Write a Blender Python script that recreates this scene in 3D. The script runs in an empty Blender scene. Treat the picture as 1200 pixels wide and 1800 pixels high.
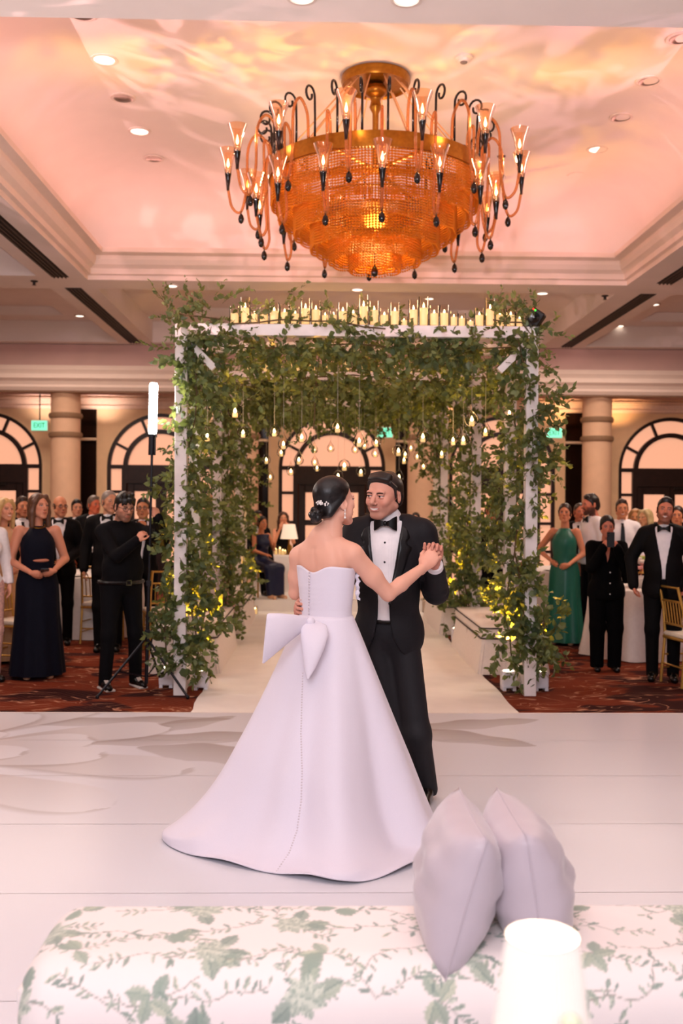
import bpy, bmesh, math, random
import numpy as np
from mathutils import Vector, Matrix
PI = math.pi
random.seed(7); RNG = np.random.default_rng(7)
SC = bpy.context.scene
COL = SC.collection
def srgb(h):
    if isinstance(h, str):
        h = h.lstrip('#'); c = [int(h[i:i+2], 16)/255 for i in (0, 2, 4)]
    else: c = [v/255 for v in h]
    return tuple(v/12.92 if v <= .04045 else ((v+.055)/1.055)**2.4 for v in c)
# ---------------------------------------------------------------- camera
F_PX, CAM_H = 1750.0, 1.65
YAW, PITCH, ROLL = math.atan(37/1750), math.atan(11.8/1750), .006
CAM_R = Matrix.Rotation(-YAW, 3, 'Z') @ Matrix.Rotation(PI/2-PITCH, 3, 'X') @ Matrix.Rotation(ROLL, 3, 'Z')
cd = bpy.data.cameras.new('camera'); cam = bpy.data.objects.new('camera', cd); COL.objects.link(cam)
cam.matrix_world = Matrix.Translation((0, 0, CAM_H)) @ CAM_R.to_4x4()
cd.sensor_fit = 'VERTICAL'; cd.sensor_height = 36; cd.lens = 35; cd.clip_start = .05; cd.clip_end = 200
cd.dof.use_dof = True; cd.dof.focus_distance = 5.05; cd.dof.aperture_fstop = 2.6
SC.camera = cam
def at(px, py, Y):
    "world point on the plane y=Y seen at a pixel of the 1200x1800 photograph"
    d = CAM_R @ Vector(((px-600)/F_PX, (900-py)/F_PX, -1))
    return Vector((d.x*Y/d.y, Y, CAM_H + d.z*Y/d.y))
# ---------------------------------------------------------------- world, lights, exposure
w = bpy.data.worlds.new('world'); SC.world = w; w.use_nodes = True
wb = w.node_tree.nodes['Background']; wb.inputs[0].default_value = (*srgb('#fff0ee'), 1); wb.inputs[1].default_value = .30
SC.view_settings.view_transform = 'Standard'; SC.view_settings.look = 'None'
SC.view_settings.exposure = .0; SC.view_settings.gamma = 1; SC.view_settings.use_curve_mapping = False
SC.cycles.use_denoising = True
SC.cycles.max_bounces = 8; SC.cycles.diffuse_bounces = 3; SC.cycles.glossy_bounces = 3; SC.cycles.transmission_bounces = 6; SC.cycles.transparent_max_bounces = 12
SC.cycles.caustics_reflective = False; SC.cycles.caustics_refractive = False; SC.cycles.sample_clamp_indirect = 4
def area(name, loc, target, sx, sy, power, col):
    l = bpy.data.lights.new(name, 'AREA'); l.shape = 'RECTANGLE'; l.size = sx; l.size_y = sy; l.energy = power; l.color = srgb(col)
    o = bpy.data.objects.new(name, l); COL.objects.link(o); o.location = loc
    o.rotation_euler = (Vector(target)-Vector(loc)).to_track_quat('-Z', 'Y').to_euler(); return o
def point(name, loc, power, col, r=.05):
    l = bpy.data.lights.new(name, 'POINT'); l.energy = power; l.color = srgb(col); l.shadow_soft_size = r
    o = bpy.data.objects.new(name, l); COL.objects.link(o); o.location = loc; return o
def spot(name, loc, target, power, col, ang=60, blend=.5, r=.05):
    l = bpy.data.lights.new(name, 'SPOT'); l.energy = power; l.color = srgb(col); l.spot_size = math.radians(ang); l.spot_blend = blend; l.shadow_soft_size = r
    o = bpy.data.objects.new(name, l); COL.objects.link(o); o.location = loc
    o.rotation_euler = (Vector(target)-Vector(loc)).to_track_quat('-Z', 'Y').to_euler(); return o
# photographer's flash bounced behind the camera, and ceiling downlights over the dance floor
area('flash_bounce', (-.7, -2.3, 4.2), (.1, 5.2, .9), 3.0, 2.2, 345, '#f6f4ff')
spot('flash_up', (-.3, -.4, 2.0), (.0, 2.3, 4.6), 1250, '#fff0ee', 86, .4, .15)
area('dance_floor_downlights', (.3, 4.2, 4.5), (.3, 5.0, 0), 5.0, 3.0, 40, '#fff4f4')
area('side_key_light', (-4.6, 6.6, 3.3), (.4, 5.2, 1.3), .8, .8, 48, '#fff0ea')
# warm room light over the guests
for x, y, p in ((-5.2, 11.2, 130), (5.6, 11.2, 130), (-4.6, 16.0, 120), (5.0, 16.0, 120), (.3, 16.0, 90)):
    area('room_downlights', (x, y, 4.5), (x, y, 0), 2.2, 2.2, p, '#ffe4d0')
# cove lights behind the tray's ledge
TX0, TX1, TY0, TY1 = -3.08, 4.06, 6.1, 13.2
for loc, tgt, sx, sy, p in (((.5, 13.14, 5.0), (.5, 11.6, 5.9), 6.4, .1, 17), ((-3.02, 9.65, 5.0), (-1.4, 9.65, 5.9), 6.4, .1, 17),
                         ((4.0, 9.65, 5.0), (2.4, 9.65, 5.9), 6.4, .1, 17), ((.5, 6.16, 5.0), (.5, 7.6, 5.9), 6.4, .1, 17)):
    area('cove_light', loc, tgt, sx, sy, p, '#ffb6ad')
# two pattern projectors (gobos) washing the tray ceiling with mottled pink light
def gobo(name, loc, target, power, col, ang, scale):
    o = spot(name, loc, target, power, col, ang, 1.0, .01); l = o.data; l.use_nodes = True; nt = l.node_tree; e = nt.nodes['Emission']
    tc = nt.nodes.new('ShaderNodeTexCoord'); n = nt.nodes.new('ShaderNodeTexNoise'); n.inputs['Scale'].default_value = scale; n.inputs['Detail'].default_value = 3; n.inputs['Distortion'].default_value = 1.4
    r = nt.nodes.new('ShaderNodeValToRGB'); r.color_ramp.elements[0].position = .47; r.color_ramp.elements[0].color = (.05, .05, .05, 1); r.color_ramp.elements[1].position = .58; r.color_ramp.elements[1].color = (2, 2, 2, 1)
    nt.links.new(tc.outputs['Normal'], n.inputs['Vector']); nt.links.new(n.outputs['Fac'], r.inputs['Fac']); nt.links.new(r.outputs['Color'], e.inputs['Strength']); return o
gobo('pattern_projector', (-4.6, 4.5, 2.6), (-.9, 9.2, 5.8), 760, '#ffc4c4', 74, 11.0); gobo('pattern_projector', (5.4, 4.5, 2.6), (2.2, 9.0, 5.8), 520, '#ffc0d8', 62, 10.0)
# ---------------------------------------------------------------- materials
MATS = {}
def mat(name, col, rough=.6, metal=0., spec=.4, emit=None, estr=0., trans=0., ior=1.45, alpha=1., noise=.06, nscale=30., sheen=0., sss=0., coat=0., attr=None, bump=0.):
    if name in MATS: return MATS[name]
    m = bpy.data.materials.new(name); m.use_nodes = True; MATS[name] = m
    nt = m.node_tree; b = nt.nodes['Principled BSDF']
    c = srgb(col) if isinstance(col, (str, list)) else tuple(col)
    b.inputs['Roughness'].default_value = rough; b.inputs['Metallic'].default_value = metal
    b.inputs['Specular IOR Level'].default_value = spec; b.inputs['IOR'].default_value = ior
    b.inputs['Transmission Weight'].default_value = trans; b.inputs['Alpha'].default_value = alpha
    b.inputs['Sheen Weight'].default_value = sheen; b.inputs['Coat Weight'].default_value = coat
    if sss: b.inputs['Subsurface Weight'].default_value = sss; b.inputs['Subsurface Radius'].default_value = (.02, .008, .005)
    if emit: b.inputs['Emission Color'].default_value = (*srgb(emit), 1); b.inputs['Emission Strength'].default_value = estr
    b.inputs['Base Color'].default_value = (*c, 1)
    if attr:
        a = nt.nodes.new('ShaderNodeAttribute'); a.attribute_name = attr; nt.links.new(a.outputs['Color'], b.inputs['Base Color'])
    elif noise or bump:
        tc = nt.nodes.new('ShaderNodeTexCoord'); n = nt.nodes.new('ShaderNodeTexNoise'); n.inputs['Scale'].default_value = nscale; n.inputs['Detail'].default_value = 3
        nt.links.new(tc.outputs['Object'], n.inputs['Vector'])
        r = nt.nodes.new('ShaderNodeValToRGB'); r.color_ramp.elements[0].position = .3; r.color_ramp.elements[1].position = .7
        r.color_ramp.elements[0].color = (*[v*(1-noise) for v in c], 1); r.color_ramp.elements[1].color = (*[min(1, v*(1+noise)) for v in c], 1)
        nt.links.new(n.outputs['Fac'], r.inputs['Fac']); nt.links.new(r.outputs['Color'], b.inputs['Base Color'])
        if bump:
            bp = nt.nodes.new('ShaderNodeBump'); bp.inputs['Strength'].default_value = bump; bp.inputs['Distance'].default_value = .01
            nt.links.new(n.outputs['Fac'], bp.inputs['Height']); nt.links.new(bp.outputs['Normal'], b.inputs['Normal'])
    return m
# ---------------------------------------------------------------- object helpers
def ob(name, me, m=None, parent=None, loc=None, kind=None, label=None, cat=None, group=None):
    o = bpy.data.objects.new(name, me); COL.objects.link(o)
    if m is not None:
        me.materials.clear()
        for k in (m if isinstance(m, (list, tuple)) else [m]): me.materials.append(k)
    if parent is not None: o.parent = parent
    if loc is not None: o.location = loc
    if kind: o['kind'] = kind
    if label: o['label'] = label
    if cat: o['category'] = cat
    if group: o['group'] = group
    return o
def thing(name, label, cat, loc=(0, 0, 0), rz=0., group=None, kind=None):
    o = bpy.data.objects.new(name, None); COL.objects.link(o); o.location = loc; o.rotation_euler = (0, 0, rz); o.empty_display_size = .1
    if label: o['label'] = label
    if cat: o['category'] = cat
    if group: o['group'] = group
    if kind: o['kind'] = kind
    return o
KIDS = {}
def copy_tree(src, parent=None, **kw):
    c = src.copy(); COL.objects.link(c)
    if parent is not None: c.parent = parent
    for k, v in kw.items():
        if k in ('location', 'rotation_euler', 'scale'): setattr(c, k, v)
        else: c[k] = v
    for ch in src.children: copy_tree(ch, c)
    return c
class MB:
    "collects verts/faces, then builds one mesh"
    def __init__(s): s.v = []; s.f = []; s.c = []
    def add(s, vs, fs, col=None):
        n = len(s.v); s.v += [tuple(v) for v in vs]; s.f += [tuple(i+n for i in f) for f in fs]
        if col is not None: s.c += [col]*len(vs)
        return s
    def box(s, c, d, R=None, bev=0.):
        hx, hy, hz = d[0]/2, d[1]/2, d[2]/2
        if bev <= 0:
            vs = [Vector((x, y, z)) for x in (-hx, hx) for y in (-hy, hy) for z in (-hz, hz)]
            fs = [(0, 1, 3, 2), (4, 6, 7, 5), (0, 4, 5, 1), (2, 3, 7, 6), (0, 2, 6, 4), (1, 5, 7, 3)]
        else:
            bm = bmesh.new(); bmesh.ops.create_cube(bm, size=1)
            for v in bm.verts: v.co = Vector((v.co.x*d[0], v.co.y*d[1], v.co.z*d[2]))
            bmesh.ops.bevel(bm, geom=bm.edges[:], offset=bev, segments=2, affect='EDGES', profile=.5)
            bm.verts.index_update(); vs = [v.co.copy() for v in bm.verts]; fs = [tuple(v.index for v in f.verts) for f in bm.faces]; bm.free()
        if R is not None: vs = [R @ v for v in vs]
        c = Vector(c); return s.add([v+c for v in vs], fs)
    def tube(s, pts, r, n=8, cap=True):
        pts = [Vector(p) for p in pts]; rs = r if isinstance(r, (list, tuple)) else [r]*len(pts)
        vs = []; up = None
        for i, p in enumerate(pts):
            t = (pts[min(i+1, len(pts)-1)]-pts[max(i-1, 0)]).normalized()
            if up is None: up = t.orthogonal().normalized()
            up = (up-t*up.dot(t)); up = up.normalized() if up.length > 1e-6 else t.orthogonal().normalized()
            b = t.cross(up)
            vs += [p+(up*math.cos(a)+b*math.sin(a))*rs[i] for a in [2*PI*k/n for k in range(n)]]
        fs = [(i*n+k, i*n+(k+1) % n, (i+1)*n+(k+1) % n, (i+1)*n+k) for i in range(len(pts)-1) for k in range(n)]
        if cap: fs += [tuple(range(n-1, -1, -1)), tuple((len(pts)-1)*n+k for k in range(n))]
        return s.add(vs, fs)
    def lathe(s, prof, n=24, c=(0, 0, 0), cap=False):
        c = Vector(c); vs = []; m = len(prof)
        for k in range(n):
            a = 2*PI*k/n; vs += [c+Vector((r*math.cos(a), r*math.sin(a), z)) for r, z in prof]
        fs = [(k*m+i, ((k+1) % n)*m+i, ((k+1) % n)*m+i+1, k*m+i+1) for k in range(n) for i in range(m-1)]
        if cap: fs += [tuple(k*m for k in range(n-1, -1, -1)), tuple(k*m+m-1 for k in range(n))]
        return s.add(vs, fs)
    def rings(s, rings, closed=True, cap=True):
        n = len(rings[0]); vs = [v for r in rings for v in r]
        e = n if closed else n-1
        fs = [(i*n+k, i*n+(k+1) % n, (i+1)*n+(k+1) % n, (i+1)*n+k) for i in range(len(rings)-1) for k in range(e)]
        if cap and closed: fs += [tuple(range(n-1, -1, -1)), tuple((len(rings)-1)*n+k for k in range(n))]
        return s.add(vs, fs)
    def ball(s, c, r, n=10, m=6):
        r = r if isinstance(r, (tuple, list)) else (r, r, r); c = Vector(c); vs = [c+Vector((0, 0, -r[2]))]
        for i in range(1, m):
            a = -PI/2+PI*i/m
            vs += [c+Vector((r[0]*math.cos(a)*math.cos(2*PI*k/n), r[1]*math.cos(a)*math.sin(2*PI*k/n), r[2]*math.sin(a))) for k in range(n)]
        vs.append(c+Vector((0, 0, r[2])))
        fs = [(0, 1+(k+1) % n, 1+k) for k in range(n)]
        fs += [(1+i*n+k, 1+i*n+(k+1) % n, 1+(i+1)*n+(k+1) % n, 1+(i+1)*n+k) for i in range(m-2) for k in range(n)]
        t = len(vs)-1; fs += [(1+(m-2)*n+k, 1+(m-2)*n+(k+1) % n, t) for k in range(n)]
        return s.add(vs, fs)
    def mesh(s, name, smooth=False):
        me = bpy.data.meshes.new(name); me.from_pydata([tuple(v) for v in s.v], [], s.f)
        if smooth: me.polygons.foreach_set('use_smooth', [True]*len(me.polygons))
        if s.c and len(s.c) == len(s.v):
            at_ = me.color_attributes.new('Col', 'FLOAT_COLOR', 'POINT'); at_.data.foreach_set('color', np.array([(*c, 1) for c in s.c], 'f').ravel())
        me.update(); return me
    def ob(s, name, m, parent=None, smooth=False, **kw): return ob(name, s.mesh(name, smooth), m, parent, **kw)
def autosmooth(o, ang=40):
    me = o.data; me.polygons.foreach_set('use_smooth', [True]*len(me.polygons))
    try: me.set_sharp_from_angle(angle=math.radians(ang))
    except Exception: pass
    return o
def npmesh(name, v, f, col=None, smooth=True):
    me = bpy.data.meshes.new(name); n = f.shape[1]
    me.vertices.add(len(v)); me.vertices.foreach_set('co', np.asarray(v, 'f').ravel())
    me.loops.add(f.size); me.loops.foreach_set('vertex_index', np.asarray(f, 'i').ravel())
    me.polygons.add(len(f)); me.polygons.foreach_set('loop_start', np.arange(0, f.size, n, dtype='i'))
    try: me.polygons.foreach_set('loop_total', np.full(len(f), n, 'i'))
    except Exception: pass
    if smooth: me.polygons.foreach_set('use_smooth', np.ones(len(f), bool))
    if col is not None:
        a = me.color_attributes.new('Col', 'FLOAT_COLOR', 'POINT'); c = np.ones((len(v), 4), 'f'); c[:, :3] = col; a.data.foreach_set('color', c.ravel())
    me.update(calc_edges=True); return me
# ---------------------------------------------------------------- signed-distance modelling (one smooth surface from blended limbs)
class Sdf:
    def __init__(s, k=.02): s.p = []; s.k = k
    def _a(s, *t): s.p.append(t); return s
    def c(s, a, b, ra, rb=None, k=None, op='+'): return s._a('c', op, s.k if k is None else k, np.array(a, float), np.array(b, float), ra, ra if rb is None else rb)
    def e(s, c, r, R=None, k=None, op='+'): return s._a('e', op, s.k if k is None else k, np.array(c, float), np.array((r, r, r) if np.isscalar(r) else r, float), None if R is None else np.array(R, float))
    def chain(s, pts, rs, k=None):
        for i in range(len(pts)-1): s.c(pts[i], pts[i+1], rs[i], rs[i+1], k)
        return s
    def cut(s, n, d, k=.002): return s._a('p', 'i', k, np.array(n, float), d)      # keeps n.p <= d
    def fn(s, f, lo, hi, op='-', k=.003): return s._a('f', op, k, f, np.array(lo, float), np.array(hi, float))
    def xf(s, M, sc=1.):
        "prims moved by a 4x4 matrix (rotation + translation) after uniform scale"
        M = np.array(M, float); R = M[:3, :3]; T = M[:3, 3]; q = []
        for t in s.p:
            if t[0] == 'c': q.append(('c', t[1], t[2]*sc, R@(t[3]*sc)+T, R@(t[4]*sc)+T, t[5]*sc, t[6]*sc))
            elif t[0] == 'e': q.append(('e', t[1], t[2]*sc, R@(t[3]*sc)+T, t[4]*sc, R if t[5] is None else R@t[5]))
            elif t[0] == 'p': n = R@t[3]; q.append(('p', 'i', t[2]*sc, n, t[4]*sc+float(n@T)))
        s.p = q; return s
    def join(s, o): s.p += o.p; return s
    def mesh(s, h, lo=None, hi=None):
        L = []; H = []
        for t in s.p:
            if t[1] != '+': continue
            if t[0] == 'c': r = np.array([t[5]]*3), np.array([t[6]]*3); L.append(np.minimum(t[3]-r[0], t[4]-r[1])); H.append(np.maximum(t[3]+r[0], t[4]+r[1]))
            elif t[0] == 'e': m = t[4].max() if t[5] is not None else t[4]; L.append(t[3]-m); H.append(t[3]+m)
            elif t[0] == 'f': L.append(t[4]); H.append(t[5])
        pad = .012+2.5*h
        LO = np.min(L, 0)-pad; HI = np.max(H, 0)+pad
        if lo is not None: LO = np.maximum(LO, lo)
        if hi is not None: HI = np.minimum(HI, hi)
        n = np.ceil((HI-LO)/h).astype(int)+1
        F = np.full(n, .5, 'f'); ax = [(LO[i]+h*np.arange(n[i])).astype('f') for i in range(3)]
        for t in s.p:
            k = t[2]
            if t[0] == 'c': l = np.minimum(t[3]-t[5], t[4]-t[6]); u = np.maximum(t[3]+t[5], t[4]+t[6])
            elif t[0] == 'e': m = t[4].max() if t[5] is not None else t[4]; l = t[3]-m; u = t[3]+m
            elif t[0] == 'f': l, u = t[4], t[5]
            else: l, u = LO, HI
            q = k+3*h
            i0 = np.maximum(0, np.floor((l-q-LO)/h).astype(int)); i1 = np.minimum(n, np.ceil((u+q-LO)/h).astype(int)+1)
            if (i1 <= i0).any(): continue
            sl = tuple(slice(a, b) for a, b in zip(i0, i1))
            X = ax[0][sl[0]][:, None, None]; Y = ax[1][sl[1]][None, :, None]; Z = ax[2][sl[2]][None, None, :]
            if t[0] == 'c':
                a, b = t[3], t[4]; d = b-a; dd = float(d@d)+1e-12
                hh = np.clip(((X-a[0])*d[0]+(Y-a[1])*d[1]+(Z-a[2])*d[2])/dd, 0, 1)
                D = np.sqrt((X-a[0]-hh*d[0])**2+(Y-a[1]-hh*d[1])**2+(Z-a[2]-hh*d[2])**2)-(t[5]+(t[6]-t[5])*hh)
            elif t[0] == 'e':
                x, y, z = X-t[3][0], Y-t[3][1], Z-t[3][2]
                if t[5] is not None:
                    R = t[5]; x, y, z = R[0, 0]*x+R[1, 0]*y+R[2, 0]*z, R[0, 1]*x+R[1, 1]*y+R[2, 1]*z, R[0, 2]*x+R[1, 2]*y+R[2, 2]*z
                r = t[4]; k0 = np.sqrt((x/r[0])**2+(y/r[1])**2+(z/r[2])**2); k1 = np.sqrt((x/r[0]**2)**2+(y/r[1]**2)**2+(z/r[2]**2)**2)
                D = k0*(k0-1)/np.maximum(k1, 1e-6)
            elif t[0] == 'p': D = X*t[3][0]+Y*t[3][1]+Z*t[3][2]-t[4]
            else: D = t[3](X, Y, Z)+0*(X+Y+Z)
            G = F[sl]
            if t[1] == '+':
                g = np.clip(.5+.5*(D-G)/max(k, 1e-5), 0, 1); F[sl] = D*(1-g)+G*g-k*g*(1-g)
            else:
                if t[1] == '-': D = -D
                g = np.clip(.5-.5*(D-G)/max(k, 1e-5), 0, 1); F[sl] = D*(1-g)+G*g+k*g*(1-g)
        F[0] = F[-1] = np.maximum(F[0], 1e-3); F[:, 0] = np.maximum(F[:, 0], 1e-3); F[:, -1] = np.maximum(F[:, -1], 1e-3); F[:, :, 0] = np.maximum(F[:, :, 0], 1e-3); F[:, :, -1] = np.maximum(F[:, :, -1], 1e-3); F[-1] = np.maximum(F[-1], 1e-3)
        return surface_nets(F, LO, h)
def surface_nets(F, LO, h):
    S = F < 0; nx, ny, nz = F.shape
    def C(A, o): return A[o[0]:nx-1+o[0], o[1]:ny-1+o[1], o[2]:nz-1+o[2]]
    cn = [(a, b, c) for a in (0, 1) for b in (0, 1) for c in (0, 1)]
    cnt = sum(C(S, o).astype('i1') for o in cn); act = (cnt > 0) & (cnt < 8)
    I = np.argwhere(act); acc = np.zeros((len(I), 3)); num = np.zeros(len(I))
    for o in cn:
        for axis in range(3):
            if o[axis]: continue
            p = list(o); p[axis] = 1
            fa = F[I[:, 0]+o[0], I[:, 1]+o[1], I[:, 2]+o[2]]; fb = F[I[:, 0]+p[0], I[:, 1]+p[1], I[:, 2]+p[2]]
            x = (fa < 0) != (fb < 0); t = np.where(x, fa/np.where(x, fa-fb, 1), 0)
            pos = np.tile(np.array(o, float), (len(I), 1)); pos[:, axis] = t
            acc += pos*x[:, None]; num += x
    V = LO+h*(I+acc/np.maximum(num, 1)[:, None])
    vid = np.full(act.shape, -1, 'i'); vid[act] = np.arange(len(I))
    Q = []
    for axis in range(3):
        sl0 = [slice(1, -1)]*3; sl1 = [slice(1, -1)]*3
        sl0[axis] = slice(0, -1); sl1[axis] = slice(1, None)
        a, b = S[tuple(sl0)], S[tuple(sl1)]; J = np.argwhere(a != b)
        off = [1, 1, 1]; off[axis] = 0; J = J+np.array(off)
        u, v_ = [(1, 2), (2, 0), (0, 1)][axis]
        def g(du, dv):
            K = J.copy(); K[:, u] += du; K[:, v_] += dv; return vid[K[:, 0], K[:, 1], K[:, 2]]
        q = np.stack([g(-1, -1), g(0, -1), g(0, 0), g(-1, 0)], 1)
        ins = S[J[:, 0], J[:, 1], J[:, 2]]; q[~ins] = q[~ins][:, ::-1]; Q.append(q)
    Q = np.concatenate(Q); Q = Q[(Q >= 0).all(1)]
    return V, Q
def merge(parts):
    V = []; Fc = []; C = []; n = 0
    for v, f, c in parts: V.append(v); Fc.append(f+n); C.append(c); n += len(v)
    return np.concatenate(V), np.concatenate(Fc), np.concatenate(C)
# ================================================================ ROOM
def struct(o): o['kind'] = 'structure'; return o
M_CEIL = mat('ceiling_paint', '#f4e6df', .75, noise=.02, nscale=3)
M_TRIM = mat('trim_paint', '#f4dccf', .6, noise=.02, nscale=5)
M_MAUVE = mat('header_paint', '#d9b3ab', .7, noise=.03, nscale=3)
M_WALL = mat('wall_paint', '#e6c39a', .7, noise=.04, nscale=6)
M_DARKWOOD = mat('dark_wood', '#24120d', .35, noise=.3, nscale=12)
M_COLUMN = mat('column_plaster', '#dcb394', .7, noise=.04, nscale=6)
# carpet -----------------------------------------------------------
def carpet_material():
    m = bpy.data.materials.new('patterned_carpet'); m.use_nodes = True; nt = m.node_tree; N = nt.nodes; L = nt.links; b = N['Principled BSDF']
    b.inputs['Roughness'].default_value = .95; b.inputs['Specular IOR Level'].default_value = .1
    tc = N.new('ShaderNodeTexCoord')
    def noise(scale, det, dist, sx=1, sy=1):
        mp = N.new('ShaderNodeMapping'); mp.inputs['Scale'].default_value = (sx, sy, 1); L.new(tc.outputs['Object'], mp.inputs['Vector'])
        n = N.new('ShaderNodeTexNoise'); n.inputs['Scale'].default_value = scale; n.inputs['Detail'].default_value = det; n.inputs['Distortion'].default_value = dist
        L.new(mp.outputs[0], n.inputs['Vector']); return n
    n1 = noise(1.3, 2, .9, .85, 1.3); r1 = N.new('ShaderNodeValToRGB'); cr = r1.color_ramp; cr.interpolation = 'LINEAR'
    cr.elements[0].position = .40; cr.elements[0].color = (*srgb('#2c0c10'), 1); cr.elements[1].position = .60; cr.elements[1].color = (*srgb('#74301b'), 1)
    e = cr.elements.new(.455); e.color = (*srgb('#3a1414'), 1); e = cr.elements.new(.475); e.color = (*srgb('#6a2c1a'), 1)
    L.new(n1.outputs['Fac'], r1.inputs['Fac'])
    n2 = noise(2.5, 1, 1.6, .8, 1.5); r2 = N.new('ShaderNodeValToRGB'); c2 = r2.color_ramp
    c2.elements[0].position = .485; c2.elements[0].color = (0, 0, 0, 1); c2.elements[1].position = .5; c2.elements[1].color = (1, 1, 1, 1)
    e = c2.elements.new(.512); e.color = (1, 1, 1, 1); e = c2.elements.new(.525); e.color = (0, 0, 0, 1)
    L.new(n2.outputs['Fac'], r2.inputs['Fac'])
    wv = N.new('ShaderNodeTexWave'); wv.inputs['Scale'].default_value = 9; wv.inputs['Distortion'].default_value = 2.5; wv.inputs['Detail'].default_value = 2
    wv.bands_direction = 'DIAGONAL'
    L.new(tc.outputs['Object'], wv.inputs['Vector'])
    r3 = N.new('ShaderNodeValToRGB'); r3.color_ramp.elements[0].position = .7; r3.color_ramp.elements[0].color = (0, 0, 0, 1); r3.color_ramp.elements[1].position = .95; r3.color_ramp.elements[1].color = (.10, .10, .10, 1)
    L.new(wv.outputs['Fac'], r3.inputs['Fac'])
    mx = N.new('ShaderNodeMix'); mx.data_type = 'RGBA'; L.new(r3.outputs['Color'], mx.inputs[0]); L.new(r1.outputs['Color'], mx.inputs[6]); mx.inputs[7].default_value = (*srgb('#a06a44'), 1)
    m2 = N.new('ShaderNodeMix'); m2.data_type = 'RGBA'; n4 = noise(2.2, 1, 0, .8, 1.4); r4 = N.new('ShaderNodeValToRGB'); r4.color_ramp.elements[0].position = .42; r4.color_ramp.elements[1].position = .5; L.new(n4.outputs['Fac'], r4.inputs['Fac']); ml = N.new('ShaderNodeMath'); ml.operation = 'MULTIPLY'; L.new(r2.outputs['Color'], ml.inputs[0]); L.new(r4.outputs['Color'], ml.inputs[1]); L.new(ml.outputs[0], m2.inputs[0]); L.new(mx.outputs[2], m2.inputs[6]); m2.inputs[7].default_value = (*srgb('#b98468'), 1)
    L.new(m2.outputs[2], b.inputs['Base Color']); return m
struct(MB().box((.3, 9, -.05), (30, 26, .1)).ob('floor', carpet_material()))
# raised end of the aisle with one step
mr = mat('runner_cloth', '#f6f0ea', .85, noise=.03, nscale=4, bump=.15)
rt = thing('aisle_runner', 'long cream cloth runner down the middle of the aisle to the dance floor', 'runner', (.285, 7.75, 0))
def runner(y0, y1, z):
    g = MB(); n = 30
    for i in range(n+1):
        y = y0+(y1-y0)*i/n
        wv = [.012*math.sin(i*1.9)+.008*math.sin(i*.7+1), .01*math.sin(i*1.3+2)]
        g.v += [(-1.32+wv[0], y-7.75, z), (-1.31+wv[0], y-7.75, z+.006), (-.4, y-7.75, z+.007+.002*math.sin(i*2.1)), (.5, y-7.75, z+.007), (1.30+wv[1], y-7.75, z+.006), (1.31+wv[1], y-7.75, z)]
    g.f = [(i*6+k, i*6+k+1, (i+1)*6+k+1, (i+1)*6+k) for i in range(n) for k in range(5)]
    return g
runner(7.76, 15.4, .001).ob('lower_cloth', mr, rt, smooth=True); runner(15.4, 18.3, .181).ob('upper_cloth', mr, rt, smooth=True)
MB().box((0, 15.395-7.75, .094), (2.6, .012, .18)).ob('riser_cloth', mr, rt)
struct(MB().box((.285, 16.9, .09), (3.0, 2.98, .178), bev=.01).ob('platform', mat('platform_cloth', '#d9c0a8', .85)))
# ceiling ----------------------------------------------------------
ZS, ZT = 4.6, 5.8
def plate(g, xs, ys, z, holes):
    for i in range(len(xs)-1):
        for j in range(len(ys)-1):
            if (i, j) in holes: continue
            g.add([(xs[i], ys[j], z), (xs[i+1], ys[j], z), (xs[i+1], ys[j+1], z), (xs[i], ys[j+1], z)], [(0, 3, 2, 1)])
g = MB(); CX = [-12, -7.6, -3.7, TX0, TX1, 4.85, 8.7, 12.5]; CY = [-3, 6.1, 6.6, 13.0, 13.2, 13.75, 18.25, 18.7]
hol = {(3, 1), (3, 2), (3, 3), (1, 2), (5, 2), (1, 5), (3, 5), (5, 5)}
plate(g, CX, CY, ZS, hol)
for i, j in ((1, 2), (5, 2), (1, 5), (3, 5), (5, 5)):      # coffers: risers, stepped inner frame and lid
    x0, x1, y0, y1 = CX[i], CX[i+1], CY[j], CY[j+1]; ZC = 4.98
    g.add([(x0, y0, ZS), (x1, y0, ZS), (x1, y1, ZS), (x0, y1, ZS), (x0, y0, ZC), (x1, y0, ZC), (x1, y1, ZC), (x0, y1, ZC)],
          [(0, 1, 5, 4), (1, 2, 6, 5), (2, 3, 7, 6), (3, 0, 4, 7)])
    q = .85; ZD = 5.14
    a = [(x0, y0), (x1, y0), (x1, y1), (x0, y1)]; b_ = [(x0+q, y0+q*.6), (x1-q, y0+q*.6), (x1-q, y1-q*.6), (x0+q, y1-q*.6)]
    g.add([(*p, ZC) for p in a]+[(*p, ZC) for p in b_]+[(*p, ZD) for p in b_],
          [(k, 4+k, 4+(k+1) % 4, (k+1) % 4) for k in range(4)]+[(4+k, 8+k, 8+(k+1) % 4, 4+(k+1) % 4) for k in range(4)]+[(8, 11, 10, 9)])
CE = struct(g.ob('ceiling', M_CEIL))
# tray: riser above the ledge, cove and lid (rounded-corner rings)
def rrect(x0, x1, y0, y1, r, n=6):
    out = []
    for cx, cy, a0 in ((x1-r, y1-r, 0), (x0+r, y1-r, PI/2), (x0+r, y0+r, PI), (x1-r, y0+r, 1.5*PI)):
        out += [(cx+r*math.cos(a0+PI/2*k/n), cy+r*math.sin(a0+PI/2*k/n)) for k in range(n+1)]
    return out
rg = []
prof = [(-.12, 4.9), (-.12, 5.2)]+[(-.12+1.1*(1-math.cos(a)), 5.2+.6*math.sin(a)) for a in [PI/2*k/8 for k in range(1, 9)]]
for off, z in prof: rg.append([(x, y, z) for x, y in rrect(TX0+off, TX1-off, TY0+off, TY1-off, .35)])
g = MB().rings(rg, cap=False); n = len(rg[0]); g.f.append(tuple(range(len(g.v)-n, len(g.v))))
tr = g.ob('tray_vault', M_CEIL, CE); autosmooth(tr, 30)
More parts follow.
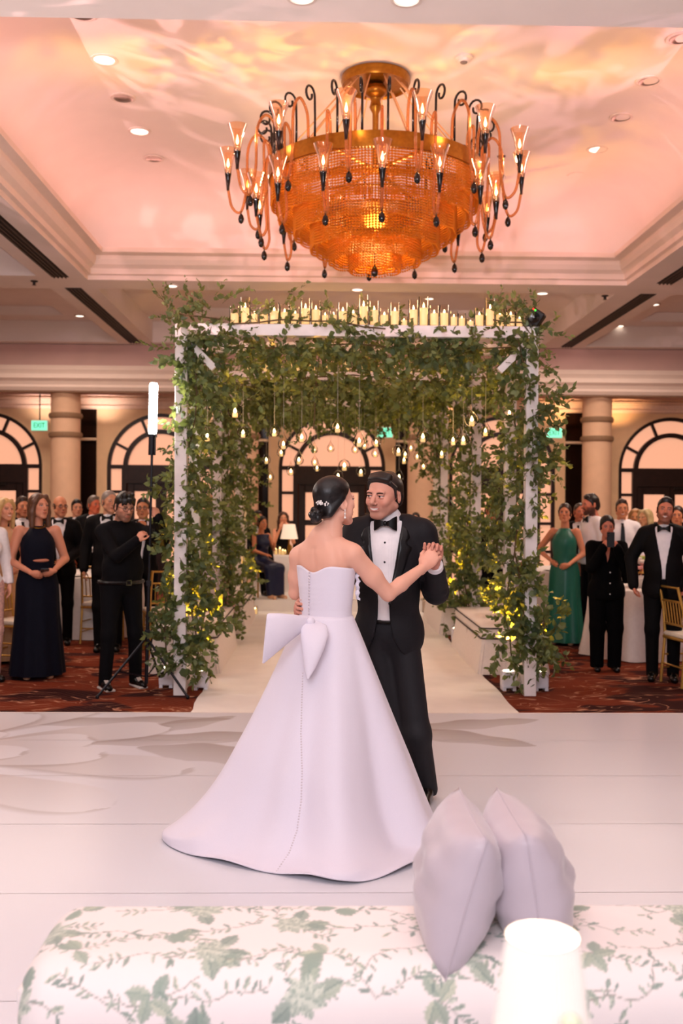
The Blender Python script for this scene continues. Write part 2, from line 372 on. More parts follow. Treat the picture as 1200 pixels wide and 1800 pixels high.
# crown ledge around the tray opening (stepped moulding that hides the cove lamps)
steps = [(0, 4.6), (0, 4.66), (.05, 4.67), (.05, 4.74), (.11, 4.78), (.14, 4.84), (.14, 4.89), (.24, 4.91), (.24, 4.97), (.16, 4.97), (-.12, 4.90)]
rg = [[(TX0+o_, TY0+o_, z), (TX1-o_, TY0+o_, z), (TX1-o_, TY1-o_, z), (TX0+o_, TY1-o_, z)] for o_, z in steps]
struct(MB().rings(rg, cap=False).ob('trim_1', M_TRIM))
# header beam above the columns, with crown
YC = 18.5
g = MB().box((.25, YC+.35, 4.16), (24.5, .7, .86)); struct(g.ob('wall_header', M_MAUVE))
prof = [(0, 4.2), (-.05, 4.2), (-.06, 4.12), (-.16, 4.03), (-.17, 3.95), (-.10, 3.90), (-.06, 3.84), (-.06, 3.80), (0, 3.73), (.7, 3.73)]
struct(MB().rings([[(-12, YC+o_, z) for o_, z in prof], [(12.5, YC+o_, z) for o_, z in prof]], closed=False, cap=False).ob('trim_2', M_TRIM))
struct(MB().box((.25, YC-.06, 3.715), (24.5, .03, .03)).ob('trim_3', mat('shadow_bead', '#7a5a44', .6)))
# back wall with arches -------------------------------------------
YW = 19.6; SP = 3.36; ARX = [.224+SP*k for k in (-2, -1, 0, 1, 2)]; RO = 1.05; ZSPR = 2.38; RI = .69
SLITS = [.224+SP*(k+.5) for k in (-2, -1, 0, 1)]
g = MB(); cuts = sorted([(c, 'a') for c in ARX]+[(c, 's') for c in SLITS]); x = -12
for c, kd in cuts:
    hw = RO if kd == 'a' else .43
    g.box(((x+c-hw)/2, YW+.15, 1.95), (c-hw-x, .3, 3.9)); x = c+hw
    if kd == 'a':
        n = 28; P = [(c+RO*math.cos(PI-PI*k/n), ZSPR+RO*math.sin(PI*k/n)) for k in range(n+1)]
        for k in range(n):
            (xa, za), (xb, zb) = P[k], P[k+1]
            g.add([(xa, YW, za), (xb, YW, zb), (xb, YW, 3.9), (xa, YW, 3.9), (xa, YW+.3, za), (xb, YW+.3, zb)], [(0, 1, 2, 3), (0, 4, 5, 1)])
    else: g.box((c, YW+.15, 3.74), (.86, .3, .32))
g.box(((x+12.5)/2, YW+.15, 1.95), (12.5-x, .3, 3.9)); struct(g.ob('wall_back', M_WALL))
prof = [(0, 3.50), (-.05, 3.52), (-.05, 3.57), (-.02, 3.58), (-.03, 3.66), (-.09, 3.68), (-.09, 3.72), (-.05, 3.73), (-.08, 3.80), (-.14, 3.82), (-.14, 3.86), (-.1, 3.87), (-.2, 3.97), (0, 3.97)]
struct(MB().rings([[(-12, YW+o_, z) for o_, z in prof], [(12.5, YW+o_, z) for o_, z in prof]], closed=False, cap=False).ob('trim_4', mat('crown_paint', '#f0d2bc', .6)))
struct(MB().box((.25, 19.3, 4.0), (24.5, 1.2, .05)).ob('trim_5', M_CEIL))
for sx, nm in ((-12, 'wall_left'), (12.5, 'wall_right')): struct(MB().box((sx, 8.5, 2.4), (.2, 23, 4.8)).ob(nm, M_WALL))
struct(MB().box((.25, 20.6, 1.9), (24.5, .1, 4.0)).ob('wall_foyer', mat('foyer_wall', '#5a3a2a', .8)))
M_SLIT = mat('night_glass', '#0d0809', .15, spec=.5, noise=.5, nscale=3)
for i, c in enumerate(SLITS):
    t = struct(thing('window_%d' % (i+6), None, None, (c, YW+.1, 0)))
    MB().box((0, .05, 1.8), (.86, .02, 3.6)).ob('pane', M_SLIT, t)
    MB().box((0, -.02, 2.92), (.84, .10, .05), bev=.008).ob('transom_ledge', mat('lit_ledge', '#f2d9b8', .5), t)
    MB().box((0, 0, .05), (.86, .08, .1)).ob('sill', M_DARKWOOD, t)
# arch windows with doors: one unit then copies
M_PANE = mat('lit_pane', '#b98a70', .3, emit='#ffb894', estr=.78, noise=.05)
def arc_band(g, r0, r1, a0, a1, y0, y1, n=24, cz=ZSPR):
    P = []
    for k in range(n+1):
        a = a0+(a1-a0)*k/n; ca, sa = math.cos(a), math.sin(a)
        P += [(r0*ca, y0, cz+r0*sa), (r1*ca, y0, cz+r1*sa), (r1*ca, y1, cz+r1*sa), (r0*ca, y1, cz+r0*sa)]
    return g.add(P, [(4*k+i, 4*k+(i+1) % 4, 4*k+4+(i+1) % 4, 4*k+4+i) for k in range(n) for i in range(4)]+[(0, 3, 2, 1), (4*n, 4*n+1, 4*n+2, 4*n+3)])
def arch_unit(name):
    t = struct(thing(name, None, None, (0, 0, 0)))
    g = MB(); arc_band(g, RO-.07, RO, 0, PI, -.04, .08, 36); arc_band(g, RI-.04, RI+.05, 0, PI, -.05, .08, 30)
    for s in (-1, 1): g.box((s*(RO-.035), .02, ZSPR/2), (.07, .12, ZSPR)); g.box((s*(RI+.03), .02, ZSPR/2), (.09, .13, ZSPR))
    g.box((0, .02, ZSPR), (2*RO, .12, .08)); g.box((0, .02, ZSPR-.18), (2*RI, .12, .28)); g.ob('frame', M_DARKWOOD, t)
    A = [0, .48, 1.18, PI-1.18, PI-.48, PI]
    for a in A[1:-1]:
        g = MB(); R = Matrix.Rotation(-a, 3, 'Y'); g.box(R @ Vector(((RO+RI)/2, 0, 0))+Vector((0, .02, ZSPR)), (RO-RI, .1, .055), R); g.ob('spoke', M_DARKWOOD, t)
    for k in range(5):
        ob('fan_pane', arc_band(MB(), RI+.05, RO-.07, A[k], A[k+1], .03, .05, 8).mesh('fan_pane'), M_PANE, t)
    n = 20; g = MB(); g.add([(RI*math.cos(PI*k/n), .04, ZSPR+.02+RI*.96*math.sin(PI*k/n)) for k in range(n+1)], [tuple(range(n, -1, -1))]); g.ob('half_round_pane', M_PANE, t)
    for s in (-1, 1):
        for z0, z1 in ((.15, .72), (.78, 1.28), (1.34, 1.86), (1.92, 2.34)):
            MB().box((s*(RO+RI)/2, .04, (z0+z1)/2), (RO-RI-.09, .02, z1-z0)).ob('side_pane', M_PANE, t)
        for z in (.08, .75, 1.31, 1.89): MB().box((s*(RO+RI)/2, .02, z), (RO-RI, .1, .06)).ob('rail', M_DARKWOOD, t)
    return t
u = arch_unit('window_1'); arches = [u]+[copy_tree(u) for _ in range(4)]
for i, a in enumerate(arches): a.name = 'window_%d' % (i+1); a.location = (ARX[i], YW+.06, 0)
def door_unit(name):
    t = struct(thing(name, None, None, (0, 0, 0)))
    for s in (-1, 1):
        g = MB(); x0 = s*.325
        g.box((s*.055, .02, 1.03), (.1, .05, 2.06)); g.box((s*.585, .02, 1.03), (.13, .05, 2.06)); g.box((x0, .02, .25), (.44, .05, .5)); g.box((x0, .02, 1.3), (.44, .05, .1)); g.box((x0, .02, 1.98), (.44, .05, .16))
        g.ob('door_leaf', M_DARKWOOD, t)
        for z0, z1 in ((.5, 1.25), (1.36, 1.9)): MB().box((x0, .03, (z0+z1)/2), (.43, .015, z1-z0)).ob('door_pane', M_PANE, t)
        MB().tube([(s*.055, -.05, .95), (s*.055, -.05, 1.25)], .012).ob('door_handle', mat('brass', '#b98d45', .3, 1.), t)
    MB().box((.2, -.02, 2.02), (.26, .05, .05), bev=.01).ob('door_closer', mat('dark_metal', '#2b2422', .4, .6), t)
    return t
d = door_unit('door_1'); doors = [d]+[copy_tree(d) for _ in range(4)]
for i, a in enumerate(doors): a.name = 'door_%d' % (i+1); a.location = (ARX[i], YW+.07, 0)
# columns
cols = []
for i, X in enumerate([-8.15, -4.8, -1.45, 1.92, 5.25, 8.6]):
    c = thing('column', None, None, (X, YC+.35, 0), kind='structure')
    if i == 0:
        cs = [autosmooth(MB().lathe([(.36, 0), (.36, .12), (.30, .16), (.275, .25), (.272, 3.74)], 32).ob('shaft', M_COLUMN, c))]
        for z in (3.30, 2.94): cs.append(autosmooth(MB().lathe([(.27, z-.05), (.30, z-.045), (.315, z), (.30, z+.045), (.27, z+.05)], 32).ob('band', mat('column_band', '#8a6a50', .6), c)))
        cp = c
    else:
        for s in cp.children: k = s.copy(); COL.objects.link(k); k.parent = c
    for s in (-1, 1): spot('column_uplight', (X+s*.5, YC+.55, 3.2), (X+s*.62, YW, 3.85), 34 if X < 0 else 40, '#ffe0d0' if X < 0 else '#ffc68c', 100, 1, .03)
# linear vents
M_VENT = mat('vent_dark', '#1c1512', .6)
def vent(x, y0, y1, lab):
    t = thing('ceiling_vent', lab, 'vent', (x, y0, ZS)); L_ = y1-y0
    MB().box((0, L_/2, .01), (.22, L_, .03)).ob('backing', M_VENT, t)
    for k in range(4): MB().box((-.075+.05*k, L_/2, -.012), (.012, L_, .02)).ob('slat', mat('vent_slat', '#4a3d36', .5), t)
vent(-3.4, 9.0, 13.05, 'dark linear slot vent left of the pink tray ceiling, in front of the cross beam')
vent(4.52, 9.0, 13.05, 'dark linear slot vent right of the pink tray ceiling, in front of the cross beam')
vent(-3.4, 13.7, 18.3, 'dark linear slot vent on the left, above the glowing light wand')
vent(4.52, 13.7, 18.3, 'dark linear slot vent on the right, above the black lamp box')
# recessed lights
M_LENS = mat('light_lens_on', '#fff6ea', .3, emit='#fff0dc', estr=3.0, noise=0); M_STEEL = mat('brushed_steel', '#b8aaa2', .28, .9)
dl = {}
def downlight(x, y, z, lab, on=True, r=.085, group='recessed ceiling downlights'):
    t = thing('recessed_light', lab, 'ceiling light', (x, y, z), group=group)
    key = (on, r)
    if key not in dl:
        a = autosmooth(MB().lathe([(r*1.25, 0), (r*1.25, -.012), (r, -.014), (r*.9, .0), (r*.75, .005)], 24).ob('trim_ring', mat('downlight_trim', '#e8d6cc', .4), t))
        if on: b = MB().lathe([(0.001, -.006), (r*.95, -.006)], 24).ob('lens', M_LENS, t)
        else: b = autosmooth(MB().lathe([(r*.97, -.013), (r*.8, -.004), (r*.4, -.0015), (.001, -.001)], 24).ob('reflector', M_STEEL, t))
        dl[key] = (a, b)
    else:
        for s in dl[key]: k = s.copy(); COL.objects.link(k); k.parent = t
    return t
ords = ['first', 'second', 'third', 'fourth', 'fifth']
for k, (px, py, on) in enumerate([(144, 36, 0), (183, 115, 1), (216, 181, 0), (245, 239, 1), (270, 286, 0)]):
    Y = F_PX*(ZT-CAM_H)/(888-py+2.5); p = at(px, py, Y)
    downlight(p.x, Y, ZT, '%s recessed light from the near end, left row on tray ceiling, %s' % (ords[k], 'lit' if on else 'unlit steel'), on, .1)
for k, (px, py, on) in enumerate([(1196, 56, 0), (1140, 132, 0), (1091, 197, 0), (1050, 254, 1), (1013, 299, 0)]):
    Y = F_PX*(ZT-CAM_H)/(888-py-3); p = at(px, py, Y)
    downlight(p.x, Y, ZT, '%s recessed light from the near end, right row on tray ceiling, %s' % (ords[k], 'lit' if on else 'unlit steel'), on, .1)
for px, py, z, lab in ((302, 504, ZS, 'lit recessed light on the cross beam left of the chandelier'), (628, 509, ZS, 'lit recessed light on the cross beam under the chandelier'), (953, 514, ZS, 'lit recessed light on the cross beam right of the chandelier'),
                       (140, 557, 4.98, 'lit recessed light in the left rear ceiling coffer'), (1150, 533, 4.98, 'lit recessed light in the right rear coffer nearer the cross beam'), (1089, 571, 4.98, 'lit recessed light in the right rear coffer farther from the cross beam'),
                       (361, 561, 4.98, 'lit recessed light just above the left end of the arbor'), (754, 541, 4.98, 'lit recessed light above the candles right of the chandelier tip'),
                       (714, -2, ZS, 'lit recessed light on the near soffit at the top edge, right of middle'), (530, -4, ZS, 'recessed light barely seen at the top edge above the chandelier')):
    Y = F_PX*(z-CAM_H)/(888-py+(px-563)*.006); p = at(px, py, Y); downlight(p.x, Y, z if z == ZS or px not in (361, 754) else 5.14, lab, True, .075)
p = at(815, 95, 9.2); t = thing('smoke_detector', 'round white smoke detector on the tray ceiling right of the chandelier canopy', 'smoke detector', (p.x, 9.2, ZT))
autosmooth(MB().lathe([(.001, -.05), (.05, -.05), (.06, -.03), (.085, -.02), (.085, 0)], 24).ob('housing', mat('white_plastic', '#efe4dc', .4), t)); MB().lathe([(.001, -.058), (.03, -.058), (.035, -.048)], 16).ob('sensor', mat('grey_plastic', '#8a7f7a', .5), t)
for px, py, lab in ((60, 500, 'small dark sprinkler head on the left of the cross beam'), (1063, 515, 'small dark sprinkler head on the right of the cross beam'), (205, 611, 'small dark sprinkler head by the far left beam corner'), (881, 272, 'small dark sprinkler head on the tray ceiling right of the chandelier')):
    z = ZS if py > 400 else ZT; Y = F_PX*(z-CAM_H)/(888-py); p = at(px, py, Y)
    t = thing('sprinkler_head', lab, 'sprinkler', (p.x, Y, z)); MB().lathe([(.05, 0), (.045, -.012), (.02, -.015), (.018, -.05), (.03, -.055), (.001, -.06)], 12).ob('head', mat('dark_metal', '#2b2422', .4, .6), t)
# exit signs
M_EXIT = mat('exit_face', '#9fe8d0', .4, emit='#46d6ae', estr=1.1, noise=0); M_EXL = mat('exit_letters', '#0d6b52', .5, emit='#0a8a66', estr=.4, noise=0)
def text_mesh(s, size, ext=.004):
    cu = bpy.data.curves.new('txt', 'FONT'); cu.body = s; cu.size = size; cu.align_x = 'CENTER'; cu.align_y = 'CENTER'; cu.extrude = ext
    o = bpy.data.objects.new('txt', cu); COL.objects.link(o); dg = bpy.context.evaluated_depsgraph_get()
    me = bpy.data.meshes.new_from_object(o.evaluated_get(dg)); bpy.data.objects.remove(o); return me
exm = text_mesh('EXIT', .17)
for px, py, Y, lab in ((69, 748, 18.9, 'glowing green exit sign beside the left column'), (676, 760, 18.9, 'glowing green exit sign seen through the arbor above the couple'), (974, 761, 18.9, 'glowing green exit sign behind the right front arbor post')):
    p = at(px, py, Y); t = thing('exit_sign', lab, 'exit sign', p)
    MB().box((0, .03, 0), (.32, .05, .21), bev=.01).ob('housing', mat('white_plastic', '#efe4dc', .4), t)
    MB().box((0, .0, 0), (.29, .012, .18)).ob('face', M_EXIT, t)
    o = ob('letters', exm, M_EXL, t, (0, -.008, 0)); o.rotation_euler = (PI/2, 0, 0); o.scale = (.62, .8, 1)
    MB().tube([(0, .03, .1), (0, .03, 3.73-p.z)], .012).ob('hanger_rod', mat('dark_metal', '#2b2422', .4, .6), t)
# ================================================================ DANCE FLOOR
def raster_print(nx, ny, x0, x1, y0, y1, base):
    A = np.zeros((ny, nx, 3), 'f'); A[:] = base
    X, Y = np.meshgrid(np.linspace(x0, x1, nx), np.linspace(y0, y1, ny)); return A, X.astype('f'), Y.astype('f')
def over(A, m, c):
    m = np.clip(m, 0, 1)[..., None]; A[:] = A*(1-m)+np.asarray(c, 'f')*m
DFX0, DFX1, DFY = -6.0, 6.6, 7.75
M_DF = mat('vinyl_print', '#efe2e1', .26, spec=.22, coat=.0, attr='Col')
df = thing('dance_floor', 'glossy white dance floor with a printed grey peony on its left', 'dance floor', (0, 0, 0))
base = np.array(srgb('#dfdde4')); fw = .9; edges = [DFY-fw*k for k in range(10)]
rp = np.random.default_rng(3)
petals = []   # printed peony, back petals first: (cx, cy, angle, length, width, tone)
C0 = (-3.25, 6.42)
for ringi, (rr, L_, W_, nn) in enumerate([(1.75, 1.5, .62, 13), (1.25, 1.25, .55, 12), (.85, 1.0, .5, 11), (.45, .8, .42, 9), (.12, .5, .3, 6)]):
    for k in range(nn):
        a = 2*PI*k/nn+ringi*.37+rp.uniform(-.15, .15); petals.append((C0[0]+rr*math.cos(a), C0[1]+rr*math.sin(a)*.75, a+rp.uniform(-.2, .2), L_*rp.uniform(.85, 1.1), W_*rp.uniform(.9, 1.15), rp.uniform(.0, .3)))
leaves = [(-.9, 6.9, .2, 1.5, .34), (-1.1, 7.25, .7, 1.2, .3), (-1.5, 7.45, .1, 1.7, .3), (.9, 7.0, -.5, 1.3, .36), (1.1, 7.35, .3, 1.2, .3), (-.55, 6.45, -.3, 1.4, .5)]
for i in range(9):
    y1, y0 = edges[i], edges[i+1]
    if i < 4:
        nx, ny = 500, 64; A, X, Y = raster_print(nx, ny, DFX0, 2.2, y0, y1, base)
        for cx, cy, a, L_, W_ in leaves:
            u = ((X-cx)*math.cos(a)+(Y-cy)*math.sin(a))/(L_/2); v = (-(X-cx)*math.sin(a)+(Y-cy)*math.cos(a))/(W_/2)
            prof = np.clip(1-u*u, 0, 1)**.7; wob = 1+.14*np.sin(9*u+cx); d = np.abs(v)-prof*wob
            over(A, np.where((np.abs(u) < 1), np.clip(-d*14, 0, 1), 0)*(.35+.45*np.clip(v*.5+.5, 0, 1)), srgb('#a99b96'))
        for cx, cy, a, L_, W_, tn in petals:
            u = ((X-cx)*math.cos(a)+(Y-cy)*math.sin(a))/(L_/2); v = (-(X-cx)*math.sin(a)+(Y-cy)*math.cos(a))/(W_/2)
            prof = np.clip(1-np.abs(u)**3.2, 0, 1)**.6*(.72+.28*u); rag = 1-.10*np.abs(np.sin(3.5*v+cx*7))*(u > .3)
            d = np.sqrt((u/rag)**2*.0+0)+np.abs(v)-prof; ins = (np.abs(u) < rag) & (d < 0)
            sh = np.clip(-d*7, 0, 1)
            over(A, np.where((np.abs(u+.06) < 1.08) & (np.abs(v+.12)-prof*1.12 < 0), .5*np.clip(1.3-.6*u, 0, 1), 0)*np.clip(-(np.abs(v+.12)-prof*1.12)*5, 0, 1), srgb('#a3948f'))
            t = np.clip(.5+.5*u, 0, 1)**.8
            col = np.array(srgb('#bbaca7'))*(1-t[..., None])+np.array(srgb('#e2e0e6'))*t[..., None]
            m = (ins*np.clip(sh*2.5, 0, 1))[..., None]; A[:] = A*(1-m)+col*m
        gx = np.linspace(DFX0, 2.2, nx); gy = np.linspace(y0+.0015, y1-.0015, ny)
        GX, GY = np.meshgrid(gx, gy); V = np.stack([GX, GY, np.full_like(GX, .03)], -1).reshape(-1, 3)
        idx = np.arange(nx*ny).reshape(ny, nx); Fq = np.stack([idx[:-1, :-1], idx[:-1, 1:], idx[1:, 1:], idx[1:, :-1]], -1).reshape(-1, 4)
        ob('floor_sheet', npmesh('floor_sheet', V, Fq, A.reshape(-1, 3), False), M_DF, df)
        xs = 2.2
    else: xs = DFX0
    g = MB(); g.add([(xs, y0+.0015, .03), (DFX1, y0+.0015, .03), (DFX1, y1-.0015, .03), (xs, y1-.0015, .03)], [(0, 1, 2, 3)], tuple(base)); g.ob('floor_sheet', M_DF, df)
MB().box(((DFX0+DFX1)/2, (DFY-8.1+DFY)/2, .0135), (DFX1-DFX0, 8.1, .026)).ob('base_board', mat('floor_edge', '#d9cbc6', .4), df)
MB().box(((DFX0+DFX1)/2, DFY+.012, .015), (DFX1-DFX0, .03, .03), bev=.004).ob('edge_strip', mat('edge_trim', '#f2e8e4', .3), df)
# ================================================================ SHARED MATERIALS
def glass_mat(name, tint='#ffffff', diff=None, dcol='#ffffff', fr=1.35, rough=.02):
    m = bpy.data.materials.new(name); m.use_nodes = True; nt = m.node_tree; N = nt.nodes; L = nt.links; N.remove(N['Principled BSDF'])
    out = N['Material Output']; tr = N.new('ShaderNodeBsdfTransparent'); tr.inputs[0].default_value = (*srgb(tint), 1)
    gl = N.new('ShaderNodeBsdfGlossy'); gl.inputs['Roughness'].default_value = rough
    f = N.new('ShaderNodeFresnel'); f.inputs['IOR'].default_value = fr; mx = N.new('ShaderNodeMixShader')
    L.new(f.outputs[0], mx.inputs[0]); L.new(tr.outputs[0], mx.inputs[1]); L.new(gl.outputs[0], mx.inputs[2]); last = mx
    if diff:
        d = N.new('ShaderNodeBsdfDiffuse'); d.inputs[0].default_value = (*srgb(dcol), 1); t = N.new('ShaderNodeBsdfTranslucent'); t.inputs[0].default_value = (*srgb(dcol), 1)
        a = N.new('ShaderNodeMixShader'); a.inputs[0].default_value = .5; L.new(d.outputs[0], a.inputs[1]); L.new(t.outputs[0], a.inputs[2])
        m2 = N.new('ShaderNodeMixShader'); m2.inputs[0].default_value = diff; L.new(mx.outputs[0], m2.inputs[1]); L.new(a.outputs[0], m2.inputs[2]); last = m2
    L.new(last.outputs[0], out.inputs['Surface']); return m
M_GLASS = glass_mat('clear_glass', '#fdf9f4', fr=1.18); M_AMBER = glass_mat('amber_glass', '#f9d6b0', .32, '#f0a868', 1.5); M_TRUMPET = glass_mat('pale_amber_glass', '#ffeedd', .10, '#f7c79a', 1.4)
M_CRYS = glass_mat('amber_crystal', '#efbe6a', .73, '#f6a434', 1.9, .08)
M_WAX = mat('candle_wax', '#f7e3b8', .5, sss=0, emit='#ffd48c', estr=.55, noise=.03); M_FLAME = mat('flame', '#fff0c0', .5, emit='#ffdf9a', estr=14, noise=0)  # wax emission stands in for flame light shining through the wax
M_WHITEWOOD = mat('white_painted_timber', '#f3e9e6', .55, noise=.05, nscale=9, bump=.1); M_GOLD = mat('antique_gold', '#9a6a24', .32, .85, noise=.15); M_BLACKGL = mat('black_glass', '#0b0708', .12, spec=.6, noise=0)
M_GOLDCH = mat('gold_chair_paint', '#c79a4e', .35, .7, noise=.1)
def leaf_material():
    m = bpy.data.materials.new('leaf'); m.use_nodes = True; nt = m.node_tree; N = nt.nodes; L = nt.links; b = N['Principled BSDF']
    a = N.new('ShaderNodeAttribute'); a.attribute_name = 'Col'; L.new(a.outputs['Color'], b.inputs['Base Color']); b.inputs['Roughness'].default_value = .38; b.inputs['Specular IOR Level'].default_value = .35
    t = N.new('ShaderNodeBsdfTranslucent'); h = N.new('ShaderNodeMix'); h.data_type = 'RGBA'; h.inputs[0].default_value = .5; L.new(a.outputs['Color'], h.inputs[6]); h.inputs[7].default_value = (*srgb('#b9c04a'), 1)
    L.new(h.outputs[2], t.inputs[0]); mx = N.new('ShaderNodeMixShader'); mx.inputs[0].default_value = .42; L.new(b.outputs[0], mx.inputs[1]); L.new(t.outputs[0], mx.inputs[2]); L.new(mx.outputs[0], N['Material Output'].inputs['Surface']); return m
M_LEAF = leaf_material(); M_STEM = mat('vine_stem', '#5d4a30', .7)
LV = np.array([(0, 0, 0), (-.25, .30, .035), (-.2, .64, .03), (0, 1, -.10), (.2, .64, .03), (.25, .30, .035), (0, .45, -.03)], 'f')
LF = np.array([(0, 6, 1), (1, 6, 2), (2, 6, 3), (0, 5, 6), (5, 4, 6), (4, 3, 6)])
LCOL = [np.array(srgb(c)) for c in ('#4a5c42', '#65754f', '#3a4c36', '#7d8a5e', '#566a48')]
leaf_meshes = []
for c in LCOL: leaf_meshes.append(npmesh('leaf', LV, LF, np.tile(c, (7, 1)), False)); leaf_meshes[-1].materials.append(M_LEAF)
def garland(name, label, path, n, spread, slen, lsize, seed, parts=0, droop=.5, cat='greenery', group=None, squash=(1, 1, 1), stems=True, pull=None):
    "a vine: woody stem along the path, leafy sprigs around it; the biggest leaves are parts, the rest one loose mass"
    r = np.random.default_rng(seed); P = [Vector(p) for p in path]; t = thing(name, label, cat, P[0], group=group); o = P[0]
    sg = MB()
    for a in range(len(P)-1): sg.tube([P[a]-o, (P[a]+P[a+1])/2-o+Vector(r.uniform(-.015, .015, 3)), P[a+1]-o], .007, 5)
    seg = [(P[i+1]-P[i]).length for i in range(len(P)-1)]; tot = sum(seg); mats = []
    for s in range(n):
        d = r.uniform(0, tot); i = 0
        while d > seg[i] and i < len(seg)-1: d -= seg[i]; i += 1
        p = P[i].lerp(P[i+1], min(1, d/seg[i]))
        v = Vector(r.normal(size=3)); v = Vector((v.x*squash[0], v.y*squash[1], v.z*squash[2]))
        p = p+v*spread*.5; dr = Vector(r.normal(size=3)); dr.z -= droop; dr += v*.6
        if pull is not None: dr += Vector(pull)
        dr.normalize(); L_ = slen*r.uniform(.6, 1.3); k = int(6+L_*22); q = p.copy(); pts = [q.copy()]
        for j in range(k):
            dr = (dr+Vector(r.normal(size=3))*.16+Vector((0, 0, -.07*droop))).normalized(); q = q+dr*(L_/k); pts.append(q.copy())
            sd = dr.cross(Vector(r.normal(size=3))).normalized(); ld = (dr*.75+sd*r.uniform(.5, 1.1)).normalized(); nn = ld.orthogonal(); nn = Matrix.Rotation(r.uniform(0, 6.28), 3, ld) @ nn; ss = ld.cross(nn)
            z = lsize*r.uniform(.65, 1.3)*(1-.35*j/k); ww = r.uniform(.75, 1.2)
            mats.append((z, np.array([[ss.x*z*ww, ld.x*z, nn.x*z, q.x-o.x], [ss.y*z*ww, ld.y*z, nn.y*z, q.y-o.y], [ss.z*z*ww, ld.z*z, nn.z*z, q.z-o.z]])))
        if stems and s % 2 == 0: sg.tube([x-o for x in pts[::3]], .0022, 3, False)
    st = sg.ob('stem', M_STEM, t); st['kind'] = 'stuff'
    order = np.argsort([-m[0] for m in mats]); big = set(order[:parts].tolist()); rest = [m[1] for i, m in enumerate(mats) if i not in big]
    for i in big:
        M = mats[i][1]; lo = ob('leaf', leaf_meshes[r.integers(5)], None, t); lo.matrix_local = Matrix([list(M[0]), list(M[1]), list(M[2]), [0, 0, 0, 1]])
    R = np.array(rest); V = np.einsum('nij,vj->nvi', R[:, :, :3], LV)+R[:, None, :, 3]
    Fq = (LF[None]+7*np.arange(len(R))[:, None, None]).reshape(-1, 3)
    ci = r.integers(0, 5, len(R)); C = np.array(LCOL)[ci]*r.uniform(.75, 1.25, (len(R), 1)); C = np.repeat(C, 7, 0)
    f = ob('foliage', npmesh('foliage', V.reshape(-1, 3), Fq, C, False), M_LEAF, t); f['kind'] = 'stuff'; return t
# ================================================================ ARBORS
AX0, AX1 = -1.206, 1.83; AZ = 3.21
def arbor(y0, y1, label, last=False):
    t = thing('arbor', label, 'arbor', ((AX0+AX1)/2, y0, 0)); hx = (AX1-AX0)/2; D = y1-y0; w_ = .105
    def timber(nm, c, d): MB().box(c, d, bev=.006).ob(nm, M_WHITEWOOD, t)
    for s in (-1, 1):
        for y in (0, D): timber('post', (s*hx, y, AZ/2), (w_, w_, AZ))
        timber('side_beam', (s*hx, D/2, AZ-.055), (w_*.8, D-w_, .10)); timber('side_foot', (s*hx, D/2, .11), (w_*.6, D-w_, .2))
        MB().box((s*(hx-.14), 0, AZ-.24), (.06, .05, .40), Matrix.Rotation(s*PI/4, 3, 'Y')).ob('brace', M_WHITEWOOD, t)
    for y in (0, D): timber('cross_beam', (0, y, AZ-.05), (2*hx-w_, w_, .10))
    for k in range(3): timber('roof_slat', (-hx*.5+hx*.5*k, D/2, AZ-.07), (.05, D-w_, .05))
    return t
ARB = [(8.65, 9.6), (11.7, 12.6), (14.75, 15.65)]
arbor(*ARB[0], 'white timber arbor nearest the dance floor, wrapped in green vines'); arbor(*ARB[1], 'white timber arbor second along the aisle, between the benches'); arbor(*ARB[2], 'white timber arbor farthest along the aisle, near the arched doors')
side = ('left', 'right'); rank = ('nearest', 'second', 'farthest')
for k, (y0, y1) in enumerate(ARB):
    for s, X in enumerate((AX0, AX1)):
        inn = 1 if s == 0 else -1; sc = 1 if k == 0 else .9
        for b, y in enumerate((y0, y1)):
            fr = 'front' if b == 0 else 'back'
            pa = [(X+.02*inn, y-.05, .25 if not (k == 0 and b == 1) else 1.0)]+[(X+.09*math.sin(z*3+k+s)+(.05*inn if b == 0 else .03*inn), y+.06*math.cos(z*3.4+b), z) for z in np.linspace(1.25 if (k == 0 and b == 1) else .5, 3.15, 8)]
            zr = {0: 230, 1: 170, 2: 120}[k]
            garland('vine_garland', 'green vine climbing the %s %s post of the %s arbor' % (side[s], fr, rank[k]), pa, zr if b == 0 else int(zr*(.7 if k == 0 else .9)), .15 if b == 0 else .20, .21, .078 if k == 0 else .082, 100+k*10+s*2+b, parts=(130 if (k == 0 and b == 0) else 60 if k == 0 else 30), droop=.35, cat='vine')
    # roof swags
    pa = [(AX0+.1, y0+.06, 3.05), (AX0+.8, y0+.12, 3.03), (.3, y0+.1, 3.07), (AX1-.8, y0+.12, 3.03), (AX1-.1, y0+.06, 3.05)]
    garland('roof_swag', 'leafy swag under the front beam of the %s arbor' % rank[k], pa, (240, 290, 270)[k], .27, .27, .080, 200+k, parts=120 if k == 0 else 40, droop=.25, cat='greenery', squash=(1, .7, .5))
    ym = (y0+y1)/2+.2; zd = -.10 if k == 0 else .12; pa = [(AX0+.1, ym, 2.98+zd), (AX0+.8, ym+.1, 2.92+zd), (.3, ym, 2.97+zd), (AX1-.8, ym+.1, 2.92+zd), (AX1-.1, ym, 2.98+zd)]
    garland('roof_swag', 'leafy swag under the back of the %s arbor roof' % rank[k], pa, (150, 250, 270)[k], .42, .29, .085, 300+k, parts=40, droop=.2, cat='greenery', squash=(1, 1, .5))
